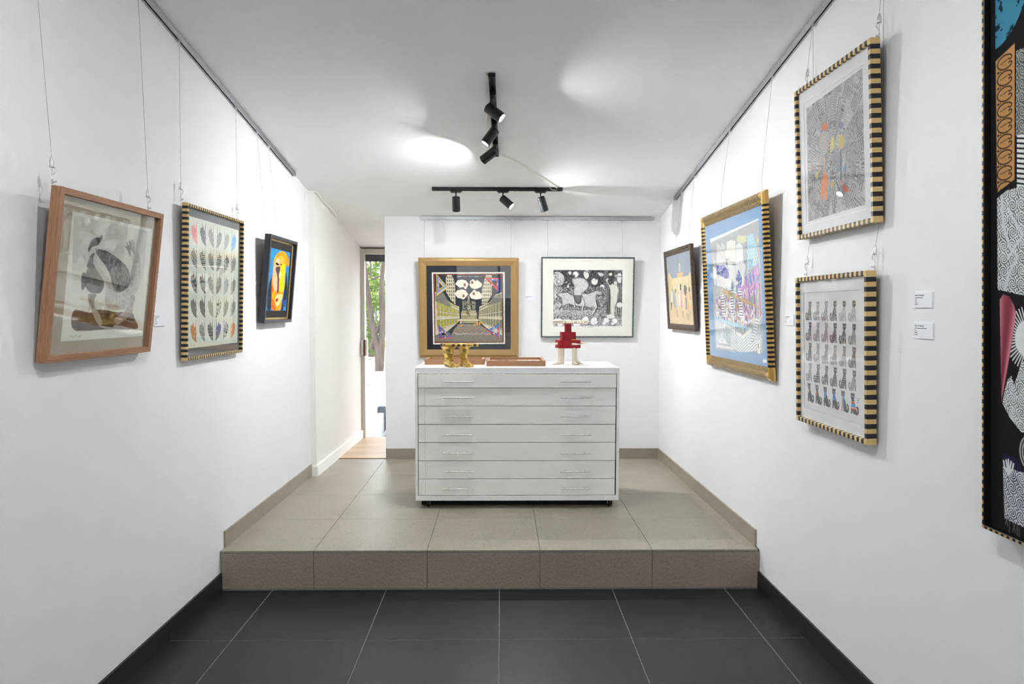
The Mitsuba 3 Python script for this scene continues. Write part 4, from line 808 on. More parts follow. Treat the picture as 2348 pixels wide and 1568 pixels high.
# ornaments on black, largely outside the picture to the right
def ornaments(w, h):
    xs = np.r_[np.linspace(0, .17, 150), np.linspace(.172, 1, 90)]
    s = Sheet(w, h, 400, 640, (26, 26, 28), xs); wt, bk = (212, 216, 218), (30, 32, 40)
    lace = np.maximum(s.n(110, 165, 3), 0); dx = (s.U) * w; dy = s.V * h
    swirl = np.sin(np.hypot((dx % .034) - .017, (dy % .034) - .017) * 900 + 3 * np.arctan2((dy % .034) - .017, (dx % .034) - .017)) + 1.6 * (s.n(70, 100, 8) - .5)
    def motif(m, c=wt, d=bk, th=-.35): s.fill(m, np.where((swirl > th)[..., None], np.asarray(c, float), np.asarray(d, float)))
    q = lambda x, y: (x / w / 1000, y / h / 1000)       # millimetres from the upper left corner of the sheet
    W_, H_ = w * 1000, h * 1000
    Y = lambda v: v * H_
    s.fill(s.ell(q(10, 0)[0], .19, .115, .105 * 1.0), np.array((64, 128, 154))); s.fill(s.ell(q(10, 0)[0], .19, .115, .105) & (s.n(60, 90, 5) > .60), (24, 50, 64)); s.fill(s.rect(0, 0, 1, .10), (26, 26, 28)); s.fill(s.rect(0, 0, .014, .3), (26, 26, 28))
    gold = s.inside([(.015, .312), (.075, .300), (.075, .490), (.020, .503)]); gl = (176, 132, 84)
    s.fill(gold, gl)
    def cv(pts):
        from scipy.interpolate import CubicSpline
        p = np.array(pts); return CubicSpline(np.arange(len(p)), p)(np.linspace(0, len(p) - 1, 26))
    dkg = (64, 46, 38)
    for i in range(9):      # a row of curled palm leaves
        y = .320 + i * .0225
        for sg in (-1, 1): s.fill(gold & s.line(cv([(.021, y), (.030, y + .0075 * sg), (.046, y + .0098 * sg), (.060, y + .0080 * sg), (.066, y + .0045 * sg), (.062, y + .0018 * sg), (.057, y + .0030 * sg)]), .0042), dkg)
        s.fill(gold & s.line(cv([(.030, y), (.044, y - .0012), (.054, y - .003)]), .0026), (96, 68, 48))
        for q in np.linspace(-.6, .6, 5): s.fill(gold & s.line([(.034, y + .002 * q), (.050, y + .011 * q)], .0009), (150, 110, 70))
        s.fill(gold & s.ell(.024, y + .0112, .0035, .0018), dkg); s.fill(gold & s.ell(.031, y + .0112, .0020, .0012), dkg)
    motif(s.rect(.079, .312, .16, .43), (150, 156, 146), (40, 40, 52)); s.fill(s.rect(.082, .43, .2, .52) & (np.sin((s.U - .05) * 160 - s.V * 900) > -.3), wt)
    m1 = s.inside([(.020, .512), (.05, .503), (.2, .50), (.2, .665), (.105, .655), (.022, .645)]); motif(m1); s.fill(s.line([(.035, .51), (.04, .55), (.06, .585), (.085, .60), (.06, .62), (.045, .645)], .010), (196, 200, 204)); s.fill(s.line([(.055, .53), (.10, .57), (.055, .60)], .007), (200, 204, 208))
    m = s.ell(.118, .715, .052, .052 * w / h * 1.25); ang = np.arctan2((s.V - .715) * h, (s.U - .118) * w); rr = np.hypot((s.V - .715) * h, (s.U - .118) * w)
    s.fill((rr < .085) & (np.sin(ang * 46) > -.2 + (rr - .05) * 22), (206, 210, 210)); s.fill(rr < .050, (216, 220, 220))
    cone = s.inside([(.029, .660), (.040, .652), (.060, .656), (.074, .668), (.080, .680), (.066, .728), (.035, .812)]); s.fill(cone, tone(np.abs(np.sin((s.U - .029) / np.maximum(.82 - s.V, .01) * 9)), (206, 130, 140), (128, 56, 70)))
    motif(s.inside([(.038, .812), (.046, .790), (.055, .776), (.066, .770), (.075, .782), (.088, .764), (.095, .750), (.13, .742), (.2, .75), (.2, .79), (.113, .80), (.108, .847), (.097, .849), (.060, .830)]), wt, bk, -.55)
    rr = np.hypot((s.V - .875) * h, (s.U - .135) * w); s.fill(rr < .056, (170, 172, 174)); s.fill((rr < .056) & (np.sin(rr * 700) + .8 * np.sin(ang * 20) > .6), (60, 62, 66))
    navy = s.inside([(.038, .885), (.080, .888), (.125, .915), (.2, .93), (.2, .985), (.045, .982)]); s.fill(navy, (36, 34, 62)); s.fill(navy & (s.V > .905) & (swirl > -.2), (206, 210, 214)); 
    for p in ([(.058, .915), (.057, .893)], [(.058, .915), (.045, .905), (.042, .897)], [(.058, .915), (.070, .905), (.073, .897)], [(.058, .915), (.050, .895)], [(.058, .915), (.066, .895)]): s.fill(s.line(p, .006), (206, 210, 214))
    for p in ([(.046, .972), (.056, .992)], [(.056, .974), (.047, .990)], [(.063, .976), (.060, 1.0)], [(.070, .982), (.080, .996)], [(.079, .983), (.071, .996)], [(.085, .985), (.085, .998)], [(.091, .986), (.091, .999)]): s.fill(s.line(p, .0022), (98, 100, 104))
    far = s.U > .2; motif(far & s.rect(.22, .2, .95, .95) & (s.n(4, 5, 2) > .52), wt, bk)
    return s
picture('B', 'framed_print', 'big black print of white and golden ornaments in a thin striped frame, nearest the camera', 'picture', ('R', -2.108, .8759, 1.25, 1.86, .045, .029, .012), .010, .020, [(0, 0), (0, .043), (.002, .045), (.008, .045), (.010, .043), (.010, 0)], stripes(.0225, .012),
        lambda sd, k, n, s_, q: (np.array((190, 158, 100)) if (k % 2 == 0 and q < .0085) else (18, 20, 30) if q < .0085 else (12, 12, 13)), ornaments, glazed=False)

# street perspective with card fans in a broad gold frame
def street(w, h):
    s = Sheet(w, h, 520, 520, (42, 46, 54)); a = lambda n: s.inside(A('G', n)); U, V = s.U, s.V; n = s.n(40, 40, 3); cr, dk = (206, 198, 170), (70, 68, 60)
    s.fill(s.inside([(.063, .077), (.929, .073), (.934, .934), (.070, .941)]), (232, 232, 222)); s.fill(s.inside([(.079, .094), (.912, .088), (.920, .919), (.088, .924)]), tone(n, (112, 56, 44), (130, 70, 56))); s.fill(a('sky'), (46, 50, 60))
    vx = .505
    ux = lambda X, Y: (.063 + (X - 303) * .00086 + 6e-6 * (Y - 328), .077 + (Y - 328) * .000866)
    for side, nm in ((-1, 'bldl'), (1, 'bldr')):
        m = a(nm); s.fill(m, tone(n, (182, 176, 150), (222, 214, 188)))
        X, wd = 362.0, 50.0; mx = (lambda X: X) if side < 0 else (lambda X: 1640 - X)
        for k in range(15):
            t = (X - 360) / 330; c = .5 * wd * .62
            for ya, yb, yc, yd, nb in ((705, 862, 862, 912, 0), (868, 918, 936, 938, 1), (980, 962, 1108, 1018, 0), (640, 830, 690, 852, 1)):
                y0, y1 = ya + (yb - ya) * t, yc + (yd - yc) * t; cx = mx(X + wd * .5)
                col = tone(n, (150, 146, 44), (184, 174, 66)) if side < 0 else tone(s.n(8, 8, 6), (104, 110, 118), (170, 164, 84))
                p = [ux(cx + c * math.cos(q), .5 * (y0 + y1) + .5 * (y1 - y0) * math.sin(q)) for q in np.linspace(0, 6.283, 14)[:-1]] if nb else [ux(cx - c, y1), ux(cx - c, y0 + c), ux(cx - c * .7, y0 + c * .3), ux(cx, y0), ux(cx + c * .7, y0 + c * .3), ux(cx + c, y0 + c), ux(cx + c, y1)]
                q_ = np.array(p); ctr = q_.mean(0); s.fill(s.inside(ctr + (q_ - ctr) * (1.28, 1.10)) & m, (116, 112, 98)); s.fill(s.inside(p) & m, col)
            X += wd; wd *= .885
        for ya, yb in ((700, 858), (866, 916), (940, 942), (976, 958), (1112, 1022)):
            s.fill(s.line([ux(mx(345), ya), ux(mx(690), yb)], .0040) & m, (238, 232, 210)); s.fill(s.line([ux(mx(345), ya + 5), ux(mx(690), yb + 3)], .0022) & m, (110, 106, 92))
    s.fill(s.inside([(.10, .32), (.20, .32), (.30, .50), (.10, .42)]), tone(n, (112, 110, 102), (146, 142, 128))); s.fill(s.inside([(.90, .32), (.80, .36), (.72, .48), (.90, .42)]), tone(n, (112, 110, 102), (146, 142, 128)))
    for nm in ('towl', 'towr'):
        m = a(nm); s.fill(m, tone(n, (176, 170, 146), (222, 214, 188))); s.fill(m & (np.sin(U * 260) > .1) & (np.sin(V * 150) > -.2), (88, 86, 76))
    for nm in ('domel', 'domer'): s.fill(a(nm) & (s.n(60, 50, 4) > .40), (140, 138, 120))
    m = a('cath'); s.fill(m, tone(n, (176, 170, 138), (212, 204, 172))); s.fill(m & (np.sin(U * 420) > .3) & (np.sin(V * 95) > -.5), (100, 92, 56)); s.fill(m & (U > .47) & (U < .53) & (V < .60) & (s.n(70, 60, 5) > .5), (100, 98, 84)); s.fill(s.rect(.36, .645, .64, .652) | s.rect(.36, .70, .64, .705), (226, 218, 190))
    m = a('floor'); dd = np.maximum(V - .60, .02); gx, gy = (U - vx) / dd, 1 / dd
    s.fill(m, tone(n, (160, 150, 130), (196, 186, 160))); s.fill(m & ((np.floor(gx * 9 + .5) + np.floor(gy * 7)) % 2 == 0), (60, 58, 54)); s.fill(m & (((np.floor(gx * 5 + .5) + np.floor(gy * 4)) % 3) == 0), (120, 146, 158)); s.fill(m & (((np.floor(gx * 7 + .5) - np.floor(gy * 6)) % 5) == 0), (196, 144, 108))
    s.fill(a('gnd'), tone(s.n(60, 60, 9), (116, 112, 100), (146, 140, 124)))
    for x in (.393, .590): s.fill(s.rect(x, .635, x + .020, .685), (226, 222, 214)); s.fill(s.rect(x + .002, .655, x + .018, .668), (206, 60, 54))
    for x, y in ((.41, .71), (.57, .70), (.60, .69), (.63, .685), (.655, .675)): s.fill(s.ell(x, y, .012, .014), (206, 160, 46))
    for i, f in enumerate(('f1', 'f2', 'f3', 'f4')):
        m = a(f); c = A('G', f).mean(0); s.fill(m, (228, 222, 206)); s.fill(m & (np.sin(np.arctan2(V - c[1] - .05 * (1 - 2 * (i % 2 == 1) * 0), U - c[0]) * 34) > .9), (190, 178, 160))
        x, y = ((.452, .225), (.540, .195), (.437, .355), (.560, .330))[i]; r = s.inside([(x - .028, y - .010), (x + .008, y - .036), (x + .030, y + .010), (x - .006, y + .036)]); s.fill(r, (236, 230, 214)); rr = s.inside([(x - .018, y - .006), (x + .006, y - .024), (x + .020, y + .008), (x - .004, y + .025)]); s.fill(rr, tone(s.n(70, 70, i), (186, 104, 50), (90, 50, 44)))
    def tri(nm, cols, hl, f=.44):
        p = A('G', nm); c = p.mean(0); q = c + (p - c) * f; r = c + (p - c) * (f + 1) * .5
        for e in range(3):
            g_ = (e + 1) % 3
            s.fill(s.inside([p[e], p[g_], r[g_], r[e]]), cols[e]); s.fill(s.inside([r[e], r[g_], q[g_], q[e]]), cols[(e + 1) % 3])
            mid = .5 * (r[e] + r[g_]); s.fill(s.ell(mid[0], mid[1], .009, .014), hl, .7)
    t1 = A('G', 't1'); c = t1.mean(0); s.fill(s.inside(c + (t1 - c) * 1.12), (226, 182, 50)); tri('t1', ((140, 148, 158), (176, 182, 188), (120, 128, 138)), (190, 194, 198)); s.fill(s.inside(c + (t1 - c) * .42), (214, 172, 60)); s.fill(s.inside(c + (t1 - c) * .32), (60, 62, 60))
    tri('t2', ((214, 66, 50), (66, 118, 192), (196, 46, 50)), (238, 222, 214)); tri('t3', ((90, 110, 188), (186, 104, 84), (116, 86, 148)), (226, 214, 220)); tri('t4', ((84, 150, 206), (190, 46, 58), (70, 104, 176)), (222, 214, 226))
    for i in range(26): s.fill(s.rect(.36 + i * .0114, .124, .368 + i * .0114, .130), ((206, 206, 206), (206, 120, 90), (120, 170, 206))[(i // 6) % 3]) if i % 6 != 5 else None
    return s
picture('G', 'framed_print', 'street perspective print with four card fans on black mount, broad matt gold frame', 'picture', ('B', -.695, 1.0825, .8402, .839, .035, .0664, .012), .068, .012,
        [(0, 0), (0, .025)] + [(.002 + .064 * t, .026 + .009 * math.sin(min(t * 2.6, 1) * 1.571) - .0105 * max(t - .30, 0) ** 1.4 / .6 ** .4) for t in np.linspace(0, 1, 26)] + [(.068, .022), (.068, 0)], lambda L, sd: [0, L], lambda *q: (190, 146, 78), street, 'gold_lacquer', frame_label='broad matt gold frame') if mat('gold_lacquer', proc(lambda p, n, uv: mi.Color3f(0.42, 0.262, 0.105) * (0.95 + 0.10 * noise(p.x * 300, p.y * 300, p.z * 300))), 0.38, metallic=0.35) else None
# dense black and white engraving
def engraving(w, h):
    s = Sheet(w, h, 500, 500, (232, 232, 226)); a = lambda n: s.inside(A('W', n)); im = s.inside([(.120, .148), (.882, .147), (.884, .870), (.124, .871)])
    n1, n2, n3 = s.n(46, 40, 3), s.n(110, 95, 5, 2), s.n(9, 9, 7)
    from scipy.ndimage import gaussian_filter as gf
    n4 = s.n(190, 165, 21, 2); tan = lambda m, lo, hi, r=7, k=1.0: s.fill(m, tone(np.clip((gf(m.astype(float), r) - .5) * 2 * k + .9 * (n4 - .5) + .5 * (n1 - .5), 0, 1), lo, hi))
    s.fill(im, tone(np.clip((n4 - .5) * 3.4 + .42 + .7 * (s.V - .5) + .4 * (n1 - .5), 0, 1), (52, 54, 58), (206, 208, 208)))
    s.fill(im & (s.V < .36), tone(np.clip((n4 - .5) * 2.2 + .18, 0, 1), (40, 42, 46), (176, 178, 178)))
    s.fill(a('tree'), tone(np.clip((n4 - .5) * 3 + .66, 0, 1), (84, 86, 90), (240, 240, 238))); s.fill(a('bowl'), (206, 208, 206))
    for i in range(9): s.fill(s.line([(.135, .52), (.13 + .012 * i, .30 + .012 * (i % 3) + .008 * i)], .003), (214, 214, 210))
    for x, y, r in ((.30, .185, .022), (.365, .205, .036), (.275, .335, .036), (.575, .295, .040), (.66, .36, .028), (.75, .20, .022), (.815, .225, .016)):
        m = s.ell(x, y, r, r * 1.2); tan(m & (n1 > .40), (96, 98, 100), (232, 234, 232), 4)
    s.fill(im & (s.V > .66) & (s.V < .74) & (s.U < .62) & (n4 > .42), (190, 192, 190))
    for i in range(16):
        x, y = .15 + .73 * ((i * .29) % 1), .79 + .055 * ((i * .618) % 1); r = .022 + .012 * (i % 3); m = s.ell(x, y, r, r * .9, i); tan(m & im, (150, 152, 152), (244, 244, 240), 3, 1.4)
    s.fill(s.ell(.175, .63, .05, .07) & im & (n1 < .6), (196, 198, 196))
    hz = s.inside(np.array(ART['W']['horse'], float).reshape(-1, 2) / 1000); tan(hz, (58, 60, 64), (206, 208, 208), 8)
    for p in ([(.34, .545), (.36, .62), (.41, .66)], [(.58, .52), (.60, .62), (.55, .72)], [(.42, .45), (.46, .56), (.44, .66)]): s.fill(s.line(p, .007), (222, 222, 220)); s.fill(s.line(np.array(p) + .012, .005), (52, 54, 58))
    rd = a('rider'); tan(rd, (74, 76, 80), (206, 208, 206), 9); s.fill(rd & (s.V > .47), tone(np.clip(gf(rd.astype(float), 7) * 1.6 - .9 + .7 * (n4 - .5), 0, 1), (48, 50, 54), (132, 134, 136)))
    tan(a('head'), (80, 82, 84), (226, 226, 224), 3); s.fill(s.rect(.455, .165, .525, .175) | s.rect(.468, .148, .512, .170), (176, 178, 178)); s.fill(s.rect(.468, .168, .512, .173), (60, 62, 64))
    for nm in ('drape', 'drape2'): s.fill(a(nm), tone(.5 + .5 * np.sin(s.U * 330 + 2 * np.sin(s.V * 9)), (34, 36, 40), (140, 142, 142)))
    tan(a('lady'), (92, 94, 94), (220, 220, 214), 5, 1.1); s.fill(s.ell(.795, .30, .026, .034), (90, 90, 90)); tan(s.ell(.806, .315, .020, .028), (130, 130, 128), (216, 216, 210), 3); tan(a('hat'), (66, 68, 70), (222, 222, 220), 4); s.fill(s.rect(.815, .225, .882, .234), (46, 48, 50))
    s.fill(s.ell(.855, .595, .030, .034), (232, 232, 230))
    for x in (.83, .85, .87): s.fill(s.line([(x, .62), (x - .01, .72)], .004), (226, 226, 224))
    s.fill(s.ell(.76, .745, .045, .028), (228, 228, 226)); s.fill(s.line([(.135, .19), (.882, .147)], .0) & im, (0, 0, 0))
    for x0, L in ((.13, .03), (.45, .14), (.78, .09)): s.fill(s.rect(x0, .883, x0 + L, .887) & (n2 > .45), (150, 150, 148))
    return s
picture('W', 'framed_print', 'dense black and white engraving of a horse rider, wide white mount, thin dark frame', 'picture', ('B', .3351, 1.2507, .7874, .679, .022, .0604, .012), .012, .006, [(0, 0), (0, .019), (.003, .022), (.009, .022), (.012, .019), (.012, 0)], lambda L, sd: [0, L], lambda *q: (84, 92, 94), engraving, 'dark_metal_frame', frame_label='thin dark metal frame') if mat('dark_metal_frame', rgb(96, 104, 106), 0.3, metallic=0.7) else None

# ---------------------------------------------------------------- picture wires with grippers and hooks
def picture_wire(code, s, label):
    p, n, w, h, th, g = PICS[code]
    side = 'L' if n[0] > .5 else 'R' if n[0] < -.5 else 'B'
    a = np.array([1.0, 0, 0]) if side == 'B' else (np.array([-1.462, 5.73, 0]) - np.array([-1.5, 3.0, 0]) if side == 'L' else np.array([1.355, 6.37, 0]) - np.array([1.392, 2.9, 0]))
    a = a / np.linalg.norm(a)
    z0 = TOPS[code]; d1 = g + h * math.sin(th) - 0.006
    foot = p + a * s + n * d1 + np.array([0, 0, z0])
    base = p + a * (s + {('F1', .049): .07, ('F2', .462): .03, ('F2', 1.160): .03}.get((code, s), 0.0)); top = base + n * 0.014 + np.array([0, 0, zc(base[1]) - 0.030])
    k = thing('picture_wire', label, 'picture wire')
    gz = 0.062; gp = foot + (0, 0, gz + 0.0)
    way = [base + n * .0085 + (0, 0, z) for z in (2.46, 1.79)] if code == 'R2' else []      # down behind the upper picture
    put('cable', tube([top, *way, gp + (0, 0, 0.020), gp, foot - (0, 0, 0.05) - n * 0.004], 0.0009, 5), 'cable_grey', k)
    put('slider', box(top[0] - .005, top[0] + .005, top[1] - .005, top[1] + .005, top[2] - 0.014, top[2] + 0.010, 0.002), 'steel', k)
    if code not in ('F1', 'F2', 'R1', 'R2'): return     # the others run down behind their frames
    up = (way[-1] if way else top) - gp; up /= np.linalg.norm(up)
    gr = lathe([(0, -.004), (.0075, -.004), (.0085, -.002), (.0085, .001), (.0068, .002), (.0066, .012), (.0045, .022), (.0022, .030), (.0, .030)], 14)
    put('gripper', moved(gr, basis(up), gp), 'steel', k, smooth=40)
    hk = curve([gp + a * 0.004 + (0, 0, -.002), gp + a * .010 + n * .004 + (0, 0, -.008), gp + a * .007 + n * .004 + (0, 0, -.020), gp + a * .001 + (0, 0, -.030), gp + a * -.001 + (0, 0, -.042), gp + a * .004 + n * .004 + (0, 0, -.050), gp + a * .010 + n * .006 + (0, 0, -.046)], 22)
    put('hook', tube(hk, 0.0019, 6), 'steel', k, smooth=True)
    put('frame_eye', tube([foot + (0, 0, .014) + .006 * (math.cos(q) * a) + (0, 0, .006 * math.sin(q)) for q in np.linspace(0, 2 * math.pi, 13)], 0.0012, 5), 'steel', k)
TOPS = {}
for code, f in (('F1', (1.3105, .5695, .1168)), ('F2', (1.2436, .7295, .025)), ('F3', (1.4013, .5401, .0905)), ('R1', (1.8011, .6591, .0417)), ('R2', (.9869, .6412, .0253)), ('R3', (1.1267, .954, .0568)), ('R4', (1.3361, .6065, .0708)), ('G', (1.0825, .839, .0664)), ('W', (1.2507, .679, .0604))):
    TOPS[code] = f[0] + f[1] * math.cos(f[2])
for code, s, lb in (('F1', -.578, 'steel picture wire at the near corner of the wooden goat frame'), ('F1', .049, 'steel picture wire at the far corner of the wooden goat frame'),
                    ('F2', .462, 'steel picture wire at the near corner of the animal heads print'), ('F2', 1.160, 'steel picture wire at the far corner of the animal heads print'),
                    ('F3', 1.530, 'steel picture wire behind the near side of the orange face painting'), ('F3', 1.744, 'steel picture wire at the middle top of the orange face painting'),
                    ('R1', -.188, 'steel picture wire at the near corner of the grey city drawing'), ('R1', .426, 'steel picture wire at the far corner of the grey city drawing'),
                    ('R2', -.172, 'steel picture wire between the city drawing and the near corner of the cats print'), ('R2', .422, 'steel picture wire between the city drawing and the far corner of the cats print'),
                    ('R3', .896, 'steel picture wire at the near side of the gilded arcade frame'), ('R3', 1.576, 'steel picture wire at the far side of the gilded arcade frame'),
                    ('R4', 2.701, 'steel picture wire at the far side of the carved bronze frame'), ('R4', 2.348, 'steel picture wire at the near side of the carved bronze frame'),
                    ('G', -.650, 'steel picture wire at the left top of the gold street print'), ('G', .081, 'steel picture wire at the right top of the gold street print'),
                    ('W', .390, 'steel picture wire at the left top of the black and white engraving'), ('W', 1.023, 'steel picture wire at the right top of the black and white engraving')):
    picture_wire(code, s, lb)
# ---------------------------------------------------------------- caption cards on the walls
def card(label, side, s, z, w, h, title, rows):
    M, _ = hang(side, s, z, w, h, .004, 0.0, 0.0005)
    k = thing('caption_card', label, 'caption card')
    put('board', moved(box(0, w, 0, h, 0, .0045, .0006), M), 'card_white', k)
    tx, y = [], h * .76
    if title:
        m = meshkit.text_mesh(title, .0046, 0.0003, True); m.apply_translation((w * .06, y, .0045)); tx.append(m)
    for i, row in enumerate(rows):            # lines too small to read: strokes of the words' lengths
        x = w * .06; yy = y - (i + (1 if title else 0)) * h * .135
        for L in row:
            tx.append(box(x, x + L, yy, yy + .0024, .0045, .0048)); x += L + .002
    put('lettering', moved(cat(tx), M), 'ink', k)
PF = 'Pedro Friedeberg'
card('upper white caption card right of the cats print', 'R', -.508, 1.490, .104, .052, PF, [(.012, .016, .014), (.010,), (.014,), (.018,)])
card('lower white caption card right of the cats print, under another card', 'R', -.516, 1.388, .110, .053, PF, [(.016, .012, .020, .015), (.009,), (.015,), (.020,)])
card('white caption card between the gilded frame and the cats print', 'R', .600, 1.409, .108, .052, PF, [(.014, .012), (.010,), (.012,), (.016,)])
card('white caption card half hidden by the gilded frame, beside the bronze frame', 'R', 2.10, 1.594, .095, .045, '', [(.020, .016), (.014,), (.010,)])
card('white caption card on the wall right of the wooden goat frame', 'L', .225, 1.408, .105, .052, '', [(.020, .014), (.016,), (.010,), (.015,), (.017,)])
card('white caption card on the back wall between the gold and the dark frame', 'B', .202, 1.560, .098, .046, '', [(.030, .016), (.012,), (.010,)])

# ---------------------------------------------------------------- things on the plan chest
ZT = CZ1 + 0.0006
CEDAR = [(0, 0), (0, .036), (.020, .036), (.020, .006), (.020, 0)]
def lying(kind):
    def f(w, h):
        s = Sheet(w, h, 300, 300, (166, 150, 122)); n = s.n(20, 20, kind)
        if kind == 1:
            s.fill(s.rect(.02, .05, .98, .95), tone(n, (160, 142, 112), (178, 160, 130))); s.fill(s.rect(.10, .12, .36, .88), (84, 78, 74)); s.fill(s.rect(.54, .08, .97, .92), (226, 228, 228))
        else: s.fill(s.rect(.08, .08, .92, .92), tone(n, (196, 190, 172), (214, 208, 192))); s.fill(s.rect(.2, .2, .8, .8) & (n > .5), (96, 90, 84))
        return s
    return f
def flat_frame(label, x, y, w, h, kind):
    global ZT
    return picture('T%d' % kind, 'framed_print', label, 'picture', ('T', x, y, w, h, .036, 0, ZT), .020, .014, CEDAR, lambda L, sd: [0, L], lambda *q: (0, 0, 0), lying(kind), 'cedar', uvgrain=True, frame_label='pale reddish wooden frame')
flat_frame('wooden framed print lying flat on the white chest, half behind the golden feet', -.516, 5.00, .402, .225, 2)
flat_frame('wooden framed print lying flat on the white chest beside the red sculpture', -.098, 4.862, .388, .37, 1)
# golden sculpture of two feet carrying a rim of toes
mat('gold_leaf', proc(lambda p, n, uv: mix(mi.Color3f(0.66, 0.46, 0.13), mi.Color3f(0.24, 0.15, 0.045), smoothstep(0.52, 0.80, fbm(p.x * 38, p.y * 38, p.z * 38, 3)))), 0.26, metallic=0.75, spec=0.6)
mat('dark_plum', rgb(70, 34, 48), 0.2, spec=0.6)
G0 = np.array([-.2715, 4.835, ZT])
def gp(x, y, z): return np.array([x, y, z])
k = thing('sculpture', 'small golden sculpture of two bare feet under a beaded rim', 'sculpture')
legs = []
for cx, r, toe in ((-.072, .034, (-.030, -.082)), (.028, .029, (.072, -.066))):
    legs += [hull2(gp(cx, .02, .028), r * .86, gp(cx, .012, .075), r * .86), hull2(gp(cx, .012, .075), r * .94, gp(cx, .008, .092), r * .98)]
    hx, hy = cx - (toe[0] - cx) * .35, .045
    legs += [hull2(gp(hx, hy * .6, .022), .0215, gp(cx, .0, .034), r * .80), hull2(gp(cx, .0, .034), r * .82, gp((cx + toe[0]) / 2, toe[1] * .5, .022), r * .66), hull2(gp((cx + toe[0]) / 2, toe[1] * .5, .020), .0195, gp(toe[0], toe[1] * .82, .0125), .0125)]
    ax = np.array([toe[0] - cx, toe[1]]); ax /= np.linalg.norm(ax); pe = np.array([-ax[1], ax[0]]); sgn = 1
    for i, (o, rr) in enumerate(((.030, .0115), (.013, .0085), (.000, .0080), (-.012, .0075), (-.023, .0068))):
        o = -o if cx > 0 else o
        e = np.array(toe) + pe * o - ax * abs(o) * .25
        q = np.array([(cx + toe[0]) / 2, toe[1] * .5]) + pe * o * .7
        legs.append(hull2(gp(*q, .015), rr * 1.05, gp(*e, rr + .0005), rr))
pl = [(-.108, .012), (-.104, -.022), (-.080, -.034), (-.045, -.038), (-.018, -.048), (.014, -.050), (.045, -.044), (.075, -.036), (.102, -.026), (.108, .004), (.085, .034), (.04, .048), (-.02, .048), (-.08, .040)]
for (xa, ya), (xb, yb) in zip(pl, pl[1:] + pl[:1]):
    tri = [ball(gp(xa, ya, .1415), .0100, 2).vertices, ball(gp(xb, yb, .1415), .0100, 2).vertices, ball(gp((xa + xb) * .15, .002, .142), .0105, 2).vertices]
    legs.append(mf(trimesh.convex.convex_hull(np.vstack(tri))))
for cx, r in ((-.070, .036), (.028, .031)):
    c_ = lathe([(0, .085), (r * .96, .085), (r * .98, .100), (r * 1.10, .116), (r * 1.42, .131), (r * 1.5, .138), (0, .138)], 28); c_.merge_vertices(); c_.fix_normals(); c_.vertices[:, 1] *= .92; c_.apply_translation((cx * 1.04, .004, 0)); legs.append(mf(trimesh.convex.convex_hull(c_.vertices[c_.vertices[:, 2] < .102]))); legs.append(mf(trimesh.convex.convex_hull(c_.vertices[c_.vertices[:, 2] > .115]))); legs.append(mf(trimesh.convex.convex_hull(c_.vertices[(c_.vertices[:, 2] > .09) & (c_.vertices[:, 2] < .117)])))
body = blend(legs, .005, 8); body.vertices[:, 2] = np.maximum(body.vertices[:, 2], 0.0004); body.vertices[:, 2] -= body.vertices[:, 2].min()
body.apply_translation(G0); put('feet', body, 'gold_leaf', k, smooth=True)
bd = [(-.112, -.022, .0125, 1), (-.094, -.036, .0115, 0), (-.036, -.050, .0105, 1), (-.018, -.058, .0105, 0), (-.002, -.061, .0110, 1), (.014, -.060, .0100, 0), (.030, -.056, .0095, 1), (.046, -.052, .0100, 0), (.058, -.048, .0090, 0), (.082, -.042, .0095, 0), (.098, -.036, .0105, 1), (.112, -.024, .0110, 0)]
for x, y, r, pl_ in bd:
    put('bead', ball(G0 + (x * 1.02, y, .1405), r * .95, 2, (1, 1, .95)), 'dark_plum' if pl_ else 'gold_leaf', k, smooth=True)
# red stepped sculpture with pale hands and feet
mat('red_lacquer', rgb(150, 12, 26), 0.22, spec=0.55)
mat('ivory_paint', rgb(224, 216, 198), 0.42, spec=0.4)
mat('nail_red', rgb(176, 30, 40), 0.3)
mat('yellow_paint', rgb(226, 160, 40), 0.4)
R_0 = np.array([.4515, 5.045, ZT])
k = thing('sculpture', 'small red stepped block sculpture standing on pale feet with outstretched hands', 'sculpture')
from shapely.geometry import Polygon, box as sbox
from shapely import affinity
def cross_block(w, d, z0, z1, rot):
    c = sbox(-w / 2, -d * .33, w / 2, d * .33).union(sbox(-w * .31, -d / 2, w * .31, d / 2)).buffer(.0012).buffer(-.0012)
    m = trimesh.creation.extrude_polygon(affinity.rotate(c, rot, origin=(0, 0)), z1 - z0, engine='earcut'); m.apply_translation((0, 0, z0)); return m
for w, z0, z1, dx in ((.154, .111, .1648, 0), (.098, .1648, .2195, 0), (.0425, .2195, .275, 0)):
    m = cross_block(w, w * .78, z0, z1, 14); m.apply_translation(R_0 + (dx, 0, 0)); put('block', m, 'red_lacquer', k)
put('yellow_block', box(R_0[0] + .018, R_0[0] + .052, R_0[1] - .050, R_0[1] - .036, R_0[2] + .1648, R_0[2] + .171, .001), 'yellow_paint', k)
